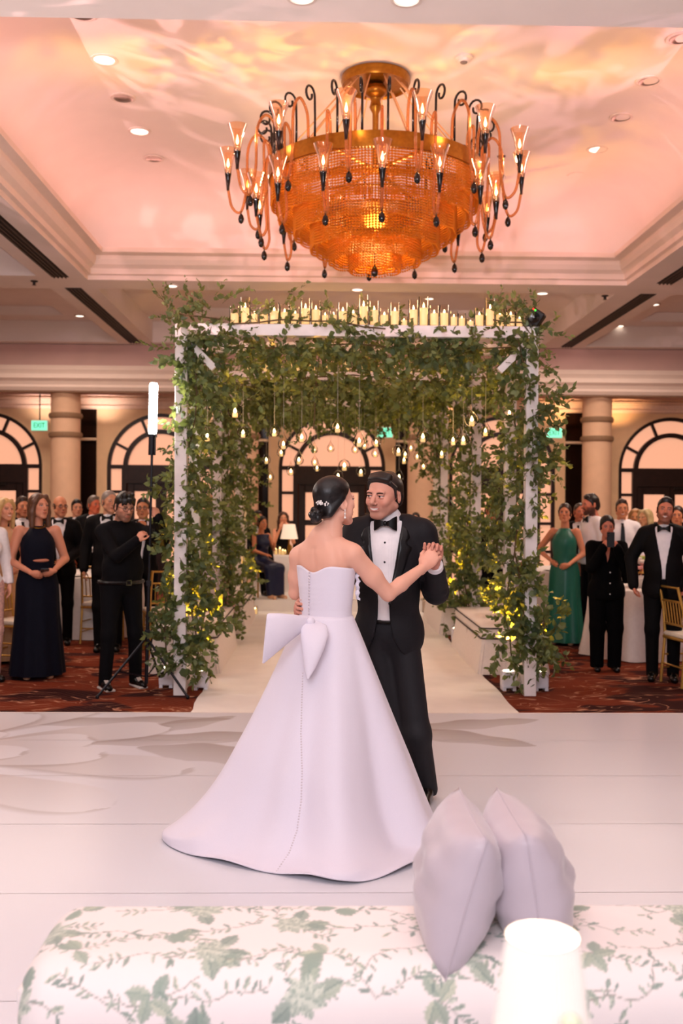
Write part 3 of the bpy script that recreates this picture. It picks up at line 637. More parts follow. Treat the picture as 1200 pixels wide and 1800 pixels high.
for nm_, X_, i_ in (('left', AX0, 1), ('right', AX1, -1)):
    garland('leafy_tuft', 'bushy lit leaves at the foot of the %s front post, aisle side' % nm_, [(X_+.14*i_, 8.72, .3), (X_+.20*i_, 8.74, .7), (X_+.12*i_, 8.72, 1.25)], 44, .13, .18, .085, 420+i_, 80, droop=.05, pull=(.15*i_, -.2, .2))
    garland('leafy_tuft', 'leaves lit from below on the outer foot of the %s front post' % nm_, [(X_-.12*i_, 8.66, .3), (X_-.13*i_, 8.66, .85)], 30, .13, .18, .085, 430+i_, 40, droop=.05)
    garland('leafy_tuft', 'bushy lit leaves at the foot of the %s front post of the second arbor' % nm_, [(X_+.10*i_, 11.66, .4), (X_+.16*i_, 11.66, .9), (X_+.1*i_, 11.66, 1.5)], 60, .2, .2, .09, 440+i_, 20, droop=.05)
pa = [(AX0-.1, 8.6, 3.22), (AX0-.02, 8.58, 3.28), (AX0+.35, 8.58, 3.24)]
garland('top_sprig', 'bushy sprigs standing on the left top corner of the nearest arbor', pa, 34, .17, .26, .065, 401, 60, droop=-.25)
pa = [(AX1-.35, 8.58, 3.26), (AX1-.1, 8.58, 3.24), (AX1+.05, 8.6, 3.1)]
garland('top_sprig', 'bushy sprigs on the right top corner of the nearest arbor', pa, 26, .14, .26, .065, 402, 60, droop=.1)
pa = [(AX0+.45, 8.56, 3.2), (-.35, 8.56, 3.24), (.15, 8.55, 3.23), (.55, 8.56, 3.17)]
garland('top_sprig', 'trailing sprigs over the front beam left of its middle', pa, 22, .10, .24, .06, 403, 60, droop=-.1)
p0 = at(560, 770, 9.58); garland('top_sprig', 'thin sprig dangling under the roof above the bride', [(p0.x, 9.58, 3.12), (p0.x-.05, 9.58, 2.38)], 14, .16, .2, .05, 404, 10, droop=.8)
# ================================================================ CANDLES on the arbors
cm = {}
def candle(x, y, z, h, r, lab, grp):
    t = thing('pillar_candle', lab, 'candle', (x, y, z), group=grp); t.scale = (r/.04, r/.04, h/.2)
    if not cm:
        cm['wax'] = autosmooth(MB().lathe([(.001, .004), (.031, .004), (.032, .12), (.028, .124), (.001, .118)], 16).ob('wax', M_WAX, t))
        cm['glass'] = autosmooth(MB().lathe([(.001, 0), (.04, 0), (.04, .2), (.038, .2), (.038, .004), (.001, .004)], 18).ob('glass_sleeve', M_GLASS, t))
        cm['flame'] = MB().lathe([(.001, .122), (.007, .132), (.0075, .138), (.004, .15), (.001, .162)], 8).ob('flame', M_FLAME, t, True)
    else:
        for s in cm.values(): k = s.copy(); COL.objects.link(k); k.parent = t
    return t
front = [(425, 548, .20), (412, 562, .13), (437, 566, .12), (462, 556, .16), (475, 556, .15), (452, 556, .13), (503, 546, .20), (515, 548, .18), (498, 560, .13), (547, 560, .12), (572, 552, .17), (560, 562, .12), (619, 540, .23), (633, 550, .18), (647, 558, .13), (661, 551, .17), (612, 556, .14), (691, 566, .07), (717, 545, .19), (727, 540, .22), (736, 552, .15), (747, 552, .16), (759, 560, .11), (772, 562, .10), (788, 569, .06), (813, 556, .14), (823, 542, .21), (833, 554, .15), (841, 556, .14), (860, 563, .10)]
nth = lambda i: ['first', 'second', 'third', 'fourth', 'fifth', 'sixth', 'seventh', 'eighth', 'ninth', 'tenth', 'eleventh', 'twelfth', 'thirteenth', 'fourteenth', 'fifteenth', 'sixteenth', 'seventeenth', 'eighteenth', 'nineteenth', 'twentieth', 'twenty-first', 'twenty-second', 'twenty-third', 'twenty-fourth', 'twenty-fifth', 'twenty-sixth', 'twenty-seventh', 'twenty-eighth', 'twenty-ninth', 'thirtieth', 'thirty-first', 'thirty-second', 'thirty-third', 'thirty-fourth', 'thirty-fifth'][i]
used = []
for i, (px, py, h) in enumerate(sorted(front)):
    yy = 8.65+(.0 if i % 2 else -.022); x = at(px, py, yy).x; r = .043 if h > .12 else .034
    for (ux, uy, ur) in used:
        if abs(ux-x) < ur+r+.003 and abs(uy-yy) < ur+r: x = ux+ur+r+.004
    used.append((x, yy, r)); candle(x, yy, AZ, h*1.16, r, 'lit candle in a glass sleeve, %s from left on the nearest front beam' % nth(i), 'candles on the nearest arbor')
for k in (1, 2):
    y0 = ARB[k][0]; xs = np.linspace(AX0+.35, AX1-.3, 16 if k == 1 else 13)
    for i, x in enumerate(xs):
        h = [.22, .14, .17, .11, .2, .13][(i*5+k) % 6]; candle(x+.05*math.sin(i*7.3), y0, AZ, h, .043, 'lit candle, %s from left on the front beam of the %s arbor' % (nth(i), rank[k]), 'candles on the %s arbor' % rank[k])
for k, p in enumerate((9, 9, 8)):
    for x in (-.5, .3, 1.1): point('candle_glow', (x, ARB[k][0]+.1, AZ+.3), p*.35, '#ffc070', .15)
# ================================================================ HANGING GLASS ORBS
gl = {}
def orb(px, py, r, tear, lab, Y):
    p = at(px, py, Y); t = thing('hanging_globe', lab, 'hanging candle holder', p, group='hanging glass candle holders'); t.scale = (r, r, r)
    key = tear
    if key not in gl:
        if tear: pr = [(.001, -1), (.5, -.9), (.85, -.5), (.95, 0), (.8, .5), (.5, .95), (.25, 1.4), (.1, 1.9), (.05, 2.15), (.001, 2.2)]
        else: pr = [(.001, -1)]+[(math.sin(a), -math.cos(a)) for a in np.linspace(.3, 2.9, 9)]+[(.12, 1.1), (.001, 1.2)]
        a = autosmooth(MB().lathe(pr, 16).ob('glass_globe', M_GLASS, t), 60)
        b = autosmooth(MB().lathe([(.001, -.9), (.36, -.88), (.36, -.3), (.001, -.3)], 10).ob('tealight', M_WAX, t)); c = MB().lathe([(.001, -.34), (.22, -.14), (.20, .06), (.001, .48)], 8).ob('flame', M_FLAME, t, True)
        gl[key] = (a, b, c)
    else:
        for s in gl[key]: k = s.copy(); COL.objects.link(k); k.parent = t
    top = (3.1-p.z)/r; MB().tube([(0, 0, 1.1), (0, 0, top)], .0018/r, 4, False).ob('cord', mat('clear_cord', '#c9bca8', .4), t)
orbs = [(413, 722, 10, 0, 1), (374, 710, 9, 1, 1), (364, 765, 9, 1, 1), (427, 760, 8, 0, 1), (482, 758, 8, 1, 1), (498, 780, 8, 1, 1), (530, 768, 8, 1, 1), (593, 750, 9, 1, 1), (631, 775, 9, 1, 1), (661, 777, 8, 1, 2), (743, 767, 9, 1, 1), (829, 737, 10, 0, 1), (853, 757, 8, 1, 1), (796, 773, 8, 1, 1), (814, 772, 9, 1, 1), (895, 725, 8, 0, 1), (776, 797, 8, 1, 2),
        (468, 808, 7, 1, 2), (525, 808, 8, 1, 2), (494, 795, 7, 1, 2), (552, 790, 6, 1, 2), (581, 788, 6, 1, 2), (605, 818, 9, 0, 2), (594, 836, 8, 0, 2), (634, 829, 8, 0, 2), (700, 792, 9, 0, 2), (722, 787, 6, 1, 2), (712, 798, 7, 1, 2), (710, 808, 7, 1, 2), (744, 819, 6, 1, 2), (701, 838, 8, 1, 2), (511, 828, 7, 1, 2), (553, 812, 6, 1, 2), (557, 822, 6, 1, 2), (475, 838, 6, 1, 2), (733, 802, 6, 1, 2), (659, 797, 6, 1, 2), (624, 790, 6, 1, 2), (640, 782, 7, 1, 2)]
for i, (px, py, rp_, te, k) in enumerate(sorted(orbs)):
    Y = (9.05+.13*(i % 4)) if k == 1 else (11.95+.14*(i % 5)); orb(px, py, rp_*(1.3 if k == 1 else 1.15)*Y/F_PX, bool(te), '%s glass with a flame, %s from left of those %s' % ('teardrop' if te else 'round', nth(sum(1 for o in sorted(orbs)[:i] if (o[3], o[4]) == (te, k))), 'under the nearest roof' if k == 1 else 'under the second roof'), Y)
for x, y, z in ((-.5, 9.2, 2.4), (.4, 9.2, 2.3), (1.3, 9.2, 2.4), (-.2, 12.2, 2.3), (.8, 12.2, 2.3)): point('orb_glow', (x, y, z), 3.0, '#ffc880', .1)
# ================================================================ UPLIGHT BOXES and black lamp box
M_BOX = mat('white_uplight_case', '#eeeaf2', .4, noise=.02)
def uplight(px, py, lab, p=9, Yo=None):
    Y = Yo or F_PX*CAM_H/(py-888); q = at(px, py, Y); t = thing('uplight', lab, 'uplight', (q.x, Y, 0))
    MB().box((0, 0, .095), (.13, .13, .15), bev=.015).ob('case', M_BOX, t)
    for s in (-1, 1): MB().box((s*.045, 0, .012), (.03, .13, .024)).ob('foot', M_BOX, t)
    MB().lathe([(.001, .176), (.045, .176), (.05, .171)], 16).ob('lens', mat('uplight_lens', '#fff2d8', .3, emit='#fff0d0', estr=6, noise=0), t)
    sp = spot('uplight_beam', (q.x, Y, .2), (q.x+(.35 if q.x < AX0 else -.1 if q.x > AX1 else 0), Y-.22, 1.7), p*(70 if AX0 < q.x < AX1 else 3.5 if q.x < 0 else 20), '#ffbe3c', 50, .8, .03); return t
uplight(293, 1208, 'white box uplight outside the left front post'); uplight(354, 1212, 'white box uplight on the aisle side of the left front post', 11)
uplight(893, 1212, 'white box uplight on the aisle side of the right front post', 11); uplight(949, 1212, 'white box uplight outside the right front post')
uplight(803, 1128, 'small white uplight at the end of the right nearest bench', 6); uplight(417, 1102, 'small white uplight between the two left benches', 6)
for x, y in ((-1.05, 11.75), (1.68, 11.75), (-1.0, 14.9), (1.62, 14.9)): spot('uplight_beam', (x, y-.14, .3), (x, y, 2.2), 85, '#ffbe3c', 80, .8, .04)
p = at(941, 558, 8.6); t = thing('lamp_box', 'black lamp box clamped on the right top corner of the nearest arbor', 'stage light', p); t.rotation_euler = (0, math.radians(35), math.radians(-20))
MB().box((0, 0, 0), (.13, .12, .13), bev=.012).ob('case', mat('black_case', '#17110f', .4, noise=.1), t); MB().lathe([(.04, 0), (.045, .02), (.001, .012)], 16).ob('lens', M_BLACKGL, t).rotation_euler = (PI/2, 0, 0)
t.children[1].location = (.01, -.06, -.01)
for x, c in ((-.045, '#ff2a1c'), (-.025, '#35d03a')): MB().box((x, -.062, .045), (.014, .006, .014)).ob('indicator', mat('led_'+c[1:], c, .3, emit=c, estr=3, noise=0), t)
MB().box((0, 0, -.09), (.04, .04, .08)).ob('bracket', mat('black_case', '#17110f'), t)
# ================================================================ BENCHES and bench pillows
M_BENCH = mat('bench_slipcover', '#eee2da', .8, noise=.03, bump=.1); M_PIPE = mat('black_piping', '#2a2220', .6, noise=0)
bt = thing('aisle_bench', 'white slipcovered bench with black piping, left and nearest along the aisle', 'bench', (-1.32, 9.72, 0), group='aisle benches')
def bench_parts(t):
    W_, L_ = .62, 1.93; g = MB(); rg = []
    for z, o_ in ((.005, .05), (.10, .035), (.3, .005), (.34, 0)):
        q = rrect(-W_/2-o_, W_/2+o_, -o_, L_+o_, .05, 10); n = len(q)
        rg.append([(x+(.012*math.sin(i*2.1) if z < .2 and i % 3 == 0 else 0), y+(.01*math.sin(i*1.7) if z < .2 else 0), z) for i, (x, y) in enumerate(q)])
    autosmooth(g.rings(rg).ob('skirt', M_BENCH, t), 50)
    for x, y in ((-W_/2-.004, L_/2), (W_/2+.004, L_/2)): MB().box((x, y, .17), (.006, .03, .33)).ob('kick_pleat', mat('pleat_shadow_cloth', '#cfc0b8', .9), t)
    autosmooth(MB().box((0, L_/2, .405), (W_+.01, L_+.01, .125), bev=.03).ob('cushion', M_BENCH, t), 50)
    for z in (.352, .452):
        q = rrect(-W_/2-.012, W_/2+.012, -.012, L_+.012, .05, 6); MB().tube([(x, y, z) for x, y in q+q[:1]], .007, 6, False).ob('piping', M_PIPE, t)
bench_parts(bt)
B2 = copy_tree(bt, location=(1.90, 9.72, 0), label='white slipcovered bench with black piping, right and nearest along the aisle'); B3 = copy_tree(bt, location=(-1.30, 12.72, 0), label='white slipcovered bench with black piping, left side, behind the second arbor'); B4 = copy_tree(bt, location=(1.88, 12.72, 0), label='white slipcovered bench with black piping, right side, behind the second arbor')
def pillow_mesh(A, B, C, D, th, n=22, seed=0, wr=.006):
    "cushion through four corners A (bottom near) B (top near) C (top far) D (bottom far)"
    A, B, C, D = [np.array(v, float) for v in (A, B, C, D)]; r = np.random.default_rng(seed); nn = np.cross(B-A, D-A); nn /= np.linalg.norm(nn)
    u, v = np.meshgrid(np.linspace(-1, 1, n), np.linspace(-1, 1, n)); V = []
    ph = r.uniform(0, 6, 6)
    for s in (1, -1):
        pin = 1-.04*(1-v*v); pin2 = 1-.04*(1-u*u); uu = u*pin; vv = v*pin2
        P = ((1-uu)[..., None]*(1-vv)[..., None]*A+(1-uu)[..., None]*(1+vv)[..., None]*B+(1+uu)[..., None]*(1+vv)[..., None]*C+(1+uu)[..., None]*(1-vv)[..., None]*D)/4
        h = th/2*((1-u**2)**.42)*((1-v**2)**.42)+wr*(np.sin(9*u+4*v+ph[0])+np.sin(11*v-3*u+ph[1])+.6*np.sin(17*u*v+ph[2]))*(1-u**2)*(1-v**2)
        V.append((P+s*h[..., None]*nn).reshape(-1, 3))
    idx = np.arange(n*n).reshape(n, n); q = np.stack([idx[:-1, :-1], idx[:-1, 1:], idx[1:, 1:], idx[1:, :-1]], -1).reshape(-1, 4)
    return np.concatenate(V), np.concatenate([q, q[:, ::-1]+n*n])
M_PIL = mat('lilac_satin', '#bfb2ba', .42, spec=.35, sheen=.3, noise=.03, nscale=6)
def pillow(lab, A, B, C, D, th, seed, group=None, m=None):
    V, Fq = pillow_mesh(A, B, C, D, th, seed=seed); n_ = len(V)//2; m_ = int(round(n_**.5)); ed = np.array([i for i in range(n_) if i % m_ in (0, m_-1) or i//m_ in (0, m_-1)]); Fq = Fq.copy(); rm = np.arange(2*n_); rm[ed+n_] = ed; Fq = rm[Fq]; o = np.array([V[:, 0].mean(), V[:, 1].mean(), V[:, 2].min()])
    t = thing('pillow', lab, 'pillow', o, group=group); ob('cushion_cover', npmesh('cushion', V-o, Fq), m or M_PIL, t)
    bd = [np.array(A), np.array(B), np.array(C), np.array(D)]; pts = []
    for i in range(4):
        a, b_ = bd[i], bd[(i+1) % 4]; c0 = sum(bd)/4
        for k in range(8):
            f = k/8; q = a*(1-f)+b_*f; q = c0+(q-c0)*(1-.04*(1-(2*f-1)**2)); pts.append(q-o)
    MB().tube(pts+[pts[0]], .0022, 5, False).ob('seam', m or M_PIL, t, True); return t
def bench_pillow(lab, x, y, s, lean, yaw=0, seed=0):
    M = Matrix.Translation((x, y, .47)) @ Matrix.Rotation(yaw, 4, 'Z') @ Matrix.Rotation(lean, 4, 'Y'); h = s/2
    return pillow(lab, *[M @ Vector(c) for c in ((0, -h, 0), (0, -h, s), (0, h, s), (0, h, 0))], s*.38, seed, 'pillows along the aisle benches')
bench_pillow('pale pillow on the left nearest bench, nearest the arbor post', -1.36, 10.05, .48, -.15, .3, 1); bench_pillow('pale pillow on the left nearest bench, beside the seated woman', -1.30, 11.3, .46, .2, -.25, 2)
bench_pillow('pale pillow on the right nearest bench, nearest the arbor post', 1.98, 10.1, .50, .22, -.5, 3); bench_pillow('pale pillow in the middle of the right nearest bench', 1.98, 10.75, .48, .25, -.2, 4)
bench_pillow('pale pillow on the left far bench, near end', -1.32, 12.98, .48, -.1, .3, 5); bench_pillow('pale pillow on the left far bench, farther along', -1.38, 13.7, .46, -.15, .1, 6); bench_pillow('pale pillow on the right far bench, near end', 1.95, 12.98, .48, .2, -.3, 7); bench_pillow('pale pillow on the right far bench, farther along', 1.98, 13.8, .46, .15, -.1, 8)
# ================================================================ CHANDELIER
CHX, CHY = .51, 9.65; ch = thing('chandelier', 'huge round amber crystal chandelier with candle arms in the pink tray ceiling', 'chandelier', (CHX, CHY, 3.85)); z0 = 3.85
autosmooth(MB().lathe([(.001, 5.79-z0), (.33, 5.79-z0), (.335, 5.74-z0), (.32, 5.70-z0), (.30, 5.72-z0), (.001, 5.73-z0)], 40).ob('canopy', M_GOLD, ch))
autosmooth(MB().lathe([(.001, 5.72-z0)]+[(.11*math.sin(a), 5.66-z0+.08*math.cos(a)) for a in np.linspace(.6, 2.6, 8)]+[(.045, 5.56-z0), (.06, 5.50-z0), (.03, 5.44-z0), (.025, 4.9-z0)], 20).ob('hub', M_GOLD, ch))
autosmooth(MB().lathe([(.99, 4.76-z0), (1.03, 4.76-z0), (1.035, 4.80-z0), (1.03, 4.90-z0), (.99, 4.90-z0), (.99, 4.76-z0)], 72).ob('ring_band', M_GOLD, ch), 30)
for k in range(12): a = 2*PI*(k+.5)/12; MB().tube([(.25*math.cos(a), .25*math.sin(a), 5.72-z0), (.95*math.cos(a), .95*math.sin(a), 4.89-z0)], .008, 5).ob('chain', mat('pale_chain', '#d9a878', .4, .3), ch)
for k in range(6): a = 2*PI*k/6; MB().tube([(0, 0, 4.9-z0), (.99*math.cos(a), .99*math.sin(a), 4.84-z0)], .02, 6).ob('spoke', M_GOLD, ch)
bd = np.array([(1, 0, 0), (0, 1, 0), (-1, 0, 0), (0, -1, 0), (0, 0, 1), (0, 0, -1)], 'f'); bf = np.array([(0, 1, 4), (1, 2, 4), (2, 3, 4), (3, 0, 4), (1, 0, 5), (2, 1, 5), (3, 2, 5), (0, 3, 5)])
for r_, zt, zb in ((1.0, 4.78, 4.50), (.93, 4.62, 4.38), (.78, 4.50, 4.22), (.62, 4.34, 4.09), (.44, 4.2, 3.98), (.25, 4.1, 3.90)):
    ns = int(2*PI*r_/.030); nb = int((zt-zb)/.024); P = []
    for i in range(ns):
        a = 2*PI*i/ns; e_ = .018*abs(math.sin(a*ns/16)); P += [(r_*math.cos(a), r_*math.sin(a), zt-z0-.024*j-e_*j/nb) for j in range(nb)]
    P = np.array(P); V = (P[:, None]+bd[None]*np.array([.0135, .0135, .0125])).reshape(-1, 3); Fq = (bf[None]+6*np.arange(len(P))[:, None, None]).reshape(-1, 3)
    P2 = P*np.array([(r_-.05)/r_, (r_-.05)/r_, 1])+np.array([0, 0, .02]); V = np.concatenate([V, (P2[:, None]+bd[None]*np.array([.014, .014, .0125])).reshape(-1, 3)]); Fq = (bf[None]+6*np.arange(2*len(P))[:, None, None]).reshape(-1, 3)
    o = ob('crystal_tier', npmesh('crystal_tier', V, Fq, None, False), M_CRYS, ch); o['kind'] = 'stuff'
    MB().lathe([(r_-.006, zt-z0), (r_+.006, zt-z0), (r_+.006, zt-z0+.012), (r_-.006, zt-z0+.012), (r_-.006, zt-z0)], 60).ob('tier_hoop', M_GOLD, ch)
MB().lathe([(.001, 3.86-z0), (.028, 3.875-z0), (.036, 3.91-z0), (.025, 3.95-z0), (.008, 3.97-z0), (.006, 4.2-z0)], 16).ob('finial', M_BLACKGL, ch, True)
MB().lathe([(.001, 4.30-z0), (.5, 4.45-z0), (.5, 4.47-z0), (.001, 4.32-z0)], 24).ob('inner_pan', M_GOLD, ch)
def bez(pts, n=22):
    out = []; P = [Vector(p) for p in pts]; P = [P[0]*2-P[1]]+P+[P[-1]*2-P[-2]]
    for i in range(1, len(P)-2):
        for k in range(n//(len(pts)-1)):
            t = k/(n//(len(pts)-1)); a, b, c, d = P[i-1:i+3]; out.append(.5*((2*b)+(c-a)*t+(2*a-5*b+4*c-d)*t*t+(3*b-a-3*c+d)*t**3))
    return out+[P[-2]]
arm0 = {}
for kind, n, r0, r1, zc, off in (('upper', 14, 1.02, 1.42, 4.78, .5), ('lower', 14, 1.02, 1.16, 4.46, 0)):
    dz = zc-z0
    pa = [(r0, 0, 4.9-z0), (r0+.02, 0, 5.12-z0), (r0+(r1-r0)*.3, 0, 5.22-z0), (r0+(r1-r0)*.52, 0, 5.08-z0), (r0+(r1-r0)*.55, 0, dz-.05), (r0+(r1-r0)*.68, 0, dz-.30), (r0+(r1-r0)*.9, 0, dz-.26), (r1, 0, dz-.08)] if kind == 'upper' else \
         [(r0, 0, 4.9-z0), (r0+.01, 0, 5.02-z0), (r0+.06, 0, 5.08-z0), (r0+.07, 0, 4.95-z0), (r0+.05, 0, dz), (r0+.04, 0, dz-.2), (r0+.09, 0, dz-.27), (r1, 0, dz-.08)]
    for k in range(n):
        a = 2*PI*(k+off)/n-PI/2
        if kind not in arm0:
            A_ = MB().tube(bez(pa, 42), .0135, 7).ob('arm', M_AMBER, ch, True)
            autosmooth(MB().lathe([(.001, -.10), (.014, -.1), (.016, -.06), (.03, .05), (.034, .06), (.001, .055)], 12, (r1, 0, dz)).ob('cup', M_BLACKGL, A_))
            autosmooth(MB().lathe([(.03, .05), (.034, .10), (.05, .20), (.085, .30), (.088, .30), (.053, .20), (.036, .10)], 16, (r1, 0, dz)).ob('trumpet_shade', M_TRUMPET, A_), 60)
            MB().lathe([(.001, .06), (.011, .06), (.011, .12), (.001, .125)], 8, (r1, 0, dz)).ob('candle_sleeve', mat('chrome', '#d9d4d0', .15, 1.), A_, True)
            MB().lathe([(.001, .12), (.013, .14), (.014, .155), (.006, .19), (.001, .21)], 8, (r1, 0, dz)).ob('bulb', mat('candle_bulb', '#fff3d8', .3, emit='#ffe3b0', estr=12, noise=0), A_, True)
            pr = pa[5] if kind == 'upper' else pa[6]
            autosmooth(MB().lathe([(.001, -.13), (.022, -.115), (.03, -.085), (.022, -.05), (.006, -.03), (.005, .0)], 12, (pr[0], 0, pr[2]+.01)).ob('pendant', M_BLACKGL, A_))
            arm0[kind] = A_
        else: A_ = copy_tree(arm0[kind], ch)
        A_.rotation_euler = (0, 0, a)
for k in range(28):
    a = 2*PI*(k+.25)/28
    if k == 0:
        pts = [(1.0, 0, 4.9-z0), (1.0, 0, 5.1-z0), (1.005, 0, 5.24-z0)]+[(1.08-.075*math.cos(b)*(1-b/11), 0, 5.26-z0+.085*math.sin(b)*(1-b/11)) for b in np.linspace(.2, 6.6, 16)]
        S0 = MB().tube(pts, .011, 6).ob('scroll', M_BLACKGL, ch, True); s_ = S0
    else: s_ = S0.copy(); COL.objects.link(s_); s_.parent = ch
    s_.rotation_euler = (0, 0, a)
point('chandelier_core', (CHX, CHY, 4.6), 58, '#ffd0a0', .25); point('chandelier_bowl', (CHX, CHY, 4.25), 55, '#ffb860', .15); point('chandelier_top', (CHX, CHY, 5.12), 7, '#ffc4a0', .1)
for k in range(7): a = 2*PI*k/7; point('chandelier_bulbs', (CHX+1.3*math.cos(a), CHY+1.3*math.sin(a), 5.0), 3.5, '#ffd6ac', .02)
# ================================================================ FOREGROUND: floral ottoman, two pillows, lamp
nx, L0 = 470, 1.05; XL, XR = -.78, 1.42
prof = []; YB, YF, ZTP = 2.98, 2.52, .437
for k in range(26): prof.append((YF, .02+(ZTP-.12-.02)*k/25))
for k in range(1, 16): a = PI/2*k/15; prof.append((YF+.12-.12*math.cos(a), ZTP-.12+.12*math.sin(a)))
for k in range(1, 30): prof.append((YF+.12+(YB-.06-YF-.12)*k/29, ZTP))
for k in range(1, 9): a = PI/2*k/8; prof.append((YB-.06+.06*math.sin(a), ZTP-.06+.06*math.cos(a)))
for k in range(1, 8): prof.append((YB, (ZTP-.06)*(1-k/7)+.02))
prof = np.array(prof); seg = np.r_[0, np.cumsum(np.linalg.norm(np.diff(prof, axis=0), axis=1))]
uu = np.arange(0, seg[-1], .0052); PY = np.interp(uu, seg, prof[:, 0]); PZ = np.interp(uu, seg, prof[:, 1]); ny = len(uu)
gx = np.linspace(XL, XR, nx); A, X, U = raster_print(nx, ny, XL, XR, 0, uu[-1], srgb('#f4e8e4'))
rf = np.random.default_rng(11); G = [srgb(c) for c in ('#adb7a5', '#95a497', '#bfc4ae', '#84938a', '#d0d3c4')]; BR = srgb('#9c968c')
def stamp_leaf(cx, cy, a, L_, W_, c, c2):
    u = ((X-cx)*math.cos(a)+(U-cy)*math.sin(a))/(L_/2); v = (-(X-cx)*math.sin(a)+(U-cy)*math.cos(a))/(W_/2); d = np.abs(v)-np.clip(1-np.abs(u)**2.2, 0, 1)*(1+.12*np.sin(u*16))
    ins = (np.abs(u) < 1) & (d < 0); over(A, ins*np.clip(-d*6, 0, 1)*.9, c); over(A, ins*(v > 0)*.45, c2); over(A, ins*(np.abs(v) < .1)*.8, c2); over(A, ins*(np.abs(np.sin(u*9+np.abs(v)*2.5)) < .14)*.35, c2)
def stamp_line(pts, w_, c):
    for (x0, y0), (x1, y1) in zip(pts[:-1], pts[1:]):
        dx, dy = x1-x0, y1-y0; t_ = np.clip(((X-x0)*dx+(U-y0)*dy)/(dx*dx+dy*dy+1e-9), 0, 1); d = np.hypot(X-x0-t_*dx, U-y0-t_*dy); over(A, np.clip(1.5-d/w_, 0, 1)*.8, c)
def stamp_flower(cx, cy, R_, c1, c2):
    for rr, n_ in ((.8, 7), (.5, 6), (.2, 4)):
        for k in range(n_): a = 2*PI*k/n_+rr*5; stamp_leaf(cx+R_*rr*.7*math.cos(a), cy+R_*rr*.7*math.sin(a), a+.3, R_*.95, R_*.55, c1, c2)
for gy_ in range(6):
    for gx_ in range(13):
        bx = XL+.03+.175*gx_+(.09 if gy_ % 2 else 0)+rf.uniform(-.03, .03); by = .06+.14*gy_+rf.uniform(-.025, .025); fl = (gx_+2*gy_) % 4
        for br in range(2):
            a0 = rf.uniform(-.7, .7)+PI*br; pts = [(bx, by)]
            for s in range(6): a0 += rf.uniform(-.5, .5); pts.append((pts[-1][0]+.022*math.cos(a0), pts[-1][1]+.020*math.sin(a0)))
            stamp_line(pts, .0018, BR)
            for s, (qx, qy) in enumerate(pts[1:]):
                for sd in (-1, 1):
                    if rf.random() < .6: b_ = a0+sd*rf.uniform(.6, 1.3); L_ = rf.uniform(.02, .042); stamp_leaf(qx+L_/2*math.cos(b_), qy+L_/2*math.sin(b_), b_, L_, L_*.32, G[rf.integers(0, 5)], G[3])
        if fl == 0:
            for k in range(4): b_ = rf.uniform(0, 6.28); stamp_leaf(bx+.065*math.cos(b_), by+.065*math.sin(b_), b_+.2, .085, .05, G[rf.integers(0, 2)], G[3])
            stamp_flower(bx, by, .058, G[4], G[1])
        elif fl == 2:
            for k in range(4): b_ = rf.uniform(0, 6.28); stamp_leaf(bx+.035*math.cos(b_), by+.035*math.sin(b_), b_+.2, .07, .04, G[rf.integers(0, 3)], G[1])
V = np.zeros((ny, nx, 3)); ins = np.zeros(nx); sx = gx.copy()
for i in range(nx):
    for e0, s in ((XL, 1), (XR, -1)):
        d = abs(gx[i]-e0)
        if d < .10: ins[i] = .10*(1-math.sqrt(max(0, 1-((.10-d)/.10)**2)))
yc = (YB+YF)/2
V[..., 0] = gx[None]; V[..., 1] = yc+(PY-yc)[:, None]*(1-ins[None]/.23*.9); V[..., 2] = PZ[:, None]-np.clip(PZ[:, None]/ZTP, 0, 1)*ins[None]*.9
idx = np.arange(nx*ny).reshape(ny, nx); Fq = np.stack([idx[:-1, :-1], idx[:-1, 1:], idx[1:, 1:], idx[1:, :-1]], -1).reshape(-1, 4)
ot = thing('ottoman', 'long upholstered ottoman in white fabric printed with sage green flowers and leaves', 'ottoman', (.3, 2.75, .03))
ob('cover', npmesh('cover', V.reshape(-1, 3)-np.array([.3, 2.75, 0]), Fq, A.reshape(-1, 3)), mat('floral_fabric', '#f4e8e4', .8, attr='Col', sheen=.2), ot)
for s in (XL+.012, XR-.012): MB().box((s-.3, yc-2.75, .2), (.02, .34, .33), bev=.008).ob('end_panel', mat('ottoman_end', '#efe2de', .8), ot)
for x in (-.95, .95):
    for y in (-.14, .14): MB().box((x, y, -.003), (.06, .06, .05)).ob('foot', M_DARKWOOD, ot)
pillow('lilac satin pillow standing on the floral ottoman, leaning towards the lamp side', at(782, 1726, 2.55), at(856, 1476, 2.57), at(807, 1384, 2.97), at(766, 1600, 2.97), .23, 21)
pillow('cream and lilac pillow leaning back on its neighbour, behind the glowing lamp', at(962, 1712, 2.60), at(925, 1470, 2.62), at(873, 1384, 3.02), at(938, 1600, 3.02), .25, 22)
LY = 1.31; lp = at(953, 1646, LY); TZ = .70
tb = thing('side_table', 'small round table under the glowing table lamp, mostly out of frame', 'table', (lp.x, LY, 0))
autosmooth(MB().lathe([(.001, TZ-.03), (.30, TZ-.03), (.31, TZ-.015), (.30, TZ), (.001, TZ)], 36).ob('table_top', M_WHITEWOOD, tb)); autosmooth(MB().lathe([(.2, 0), (.2, .02), (.03, .05), (.03, TZ-.03)], 24).ob('pedestal', M_WHITEWOOD, tb))
lt = thing('table_lamp', 'small glowing table lamp with a white pleated shade, nearest the camera', 'lamp', (lp.x, LY, TZ)); hz = lp.z-TZ
pl = 56; prof = [(.062, hz-.118), (.0468, hz)]; rg = []
for r_, z in [(.0625+(.0468-.0625)*k/6, hz-.118+.118*k/6) for k in range(7)]: rg.append([((r_+(.0008 if i % 2 else -.0008))*math.cos(2*PI*i/(2*pl)), (r_+(.0008 if i % 2 else -.0008))*math.sin(2*PI*i/(2*pl)), z) for i in range(2*pl)])
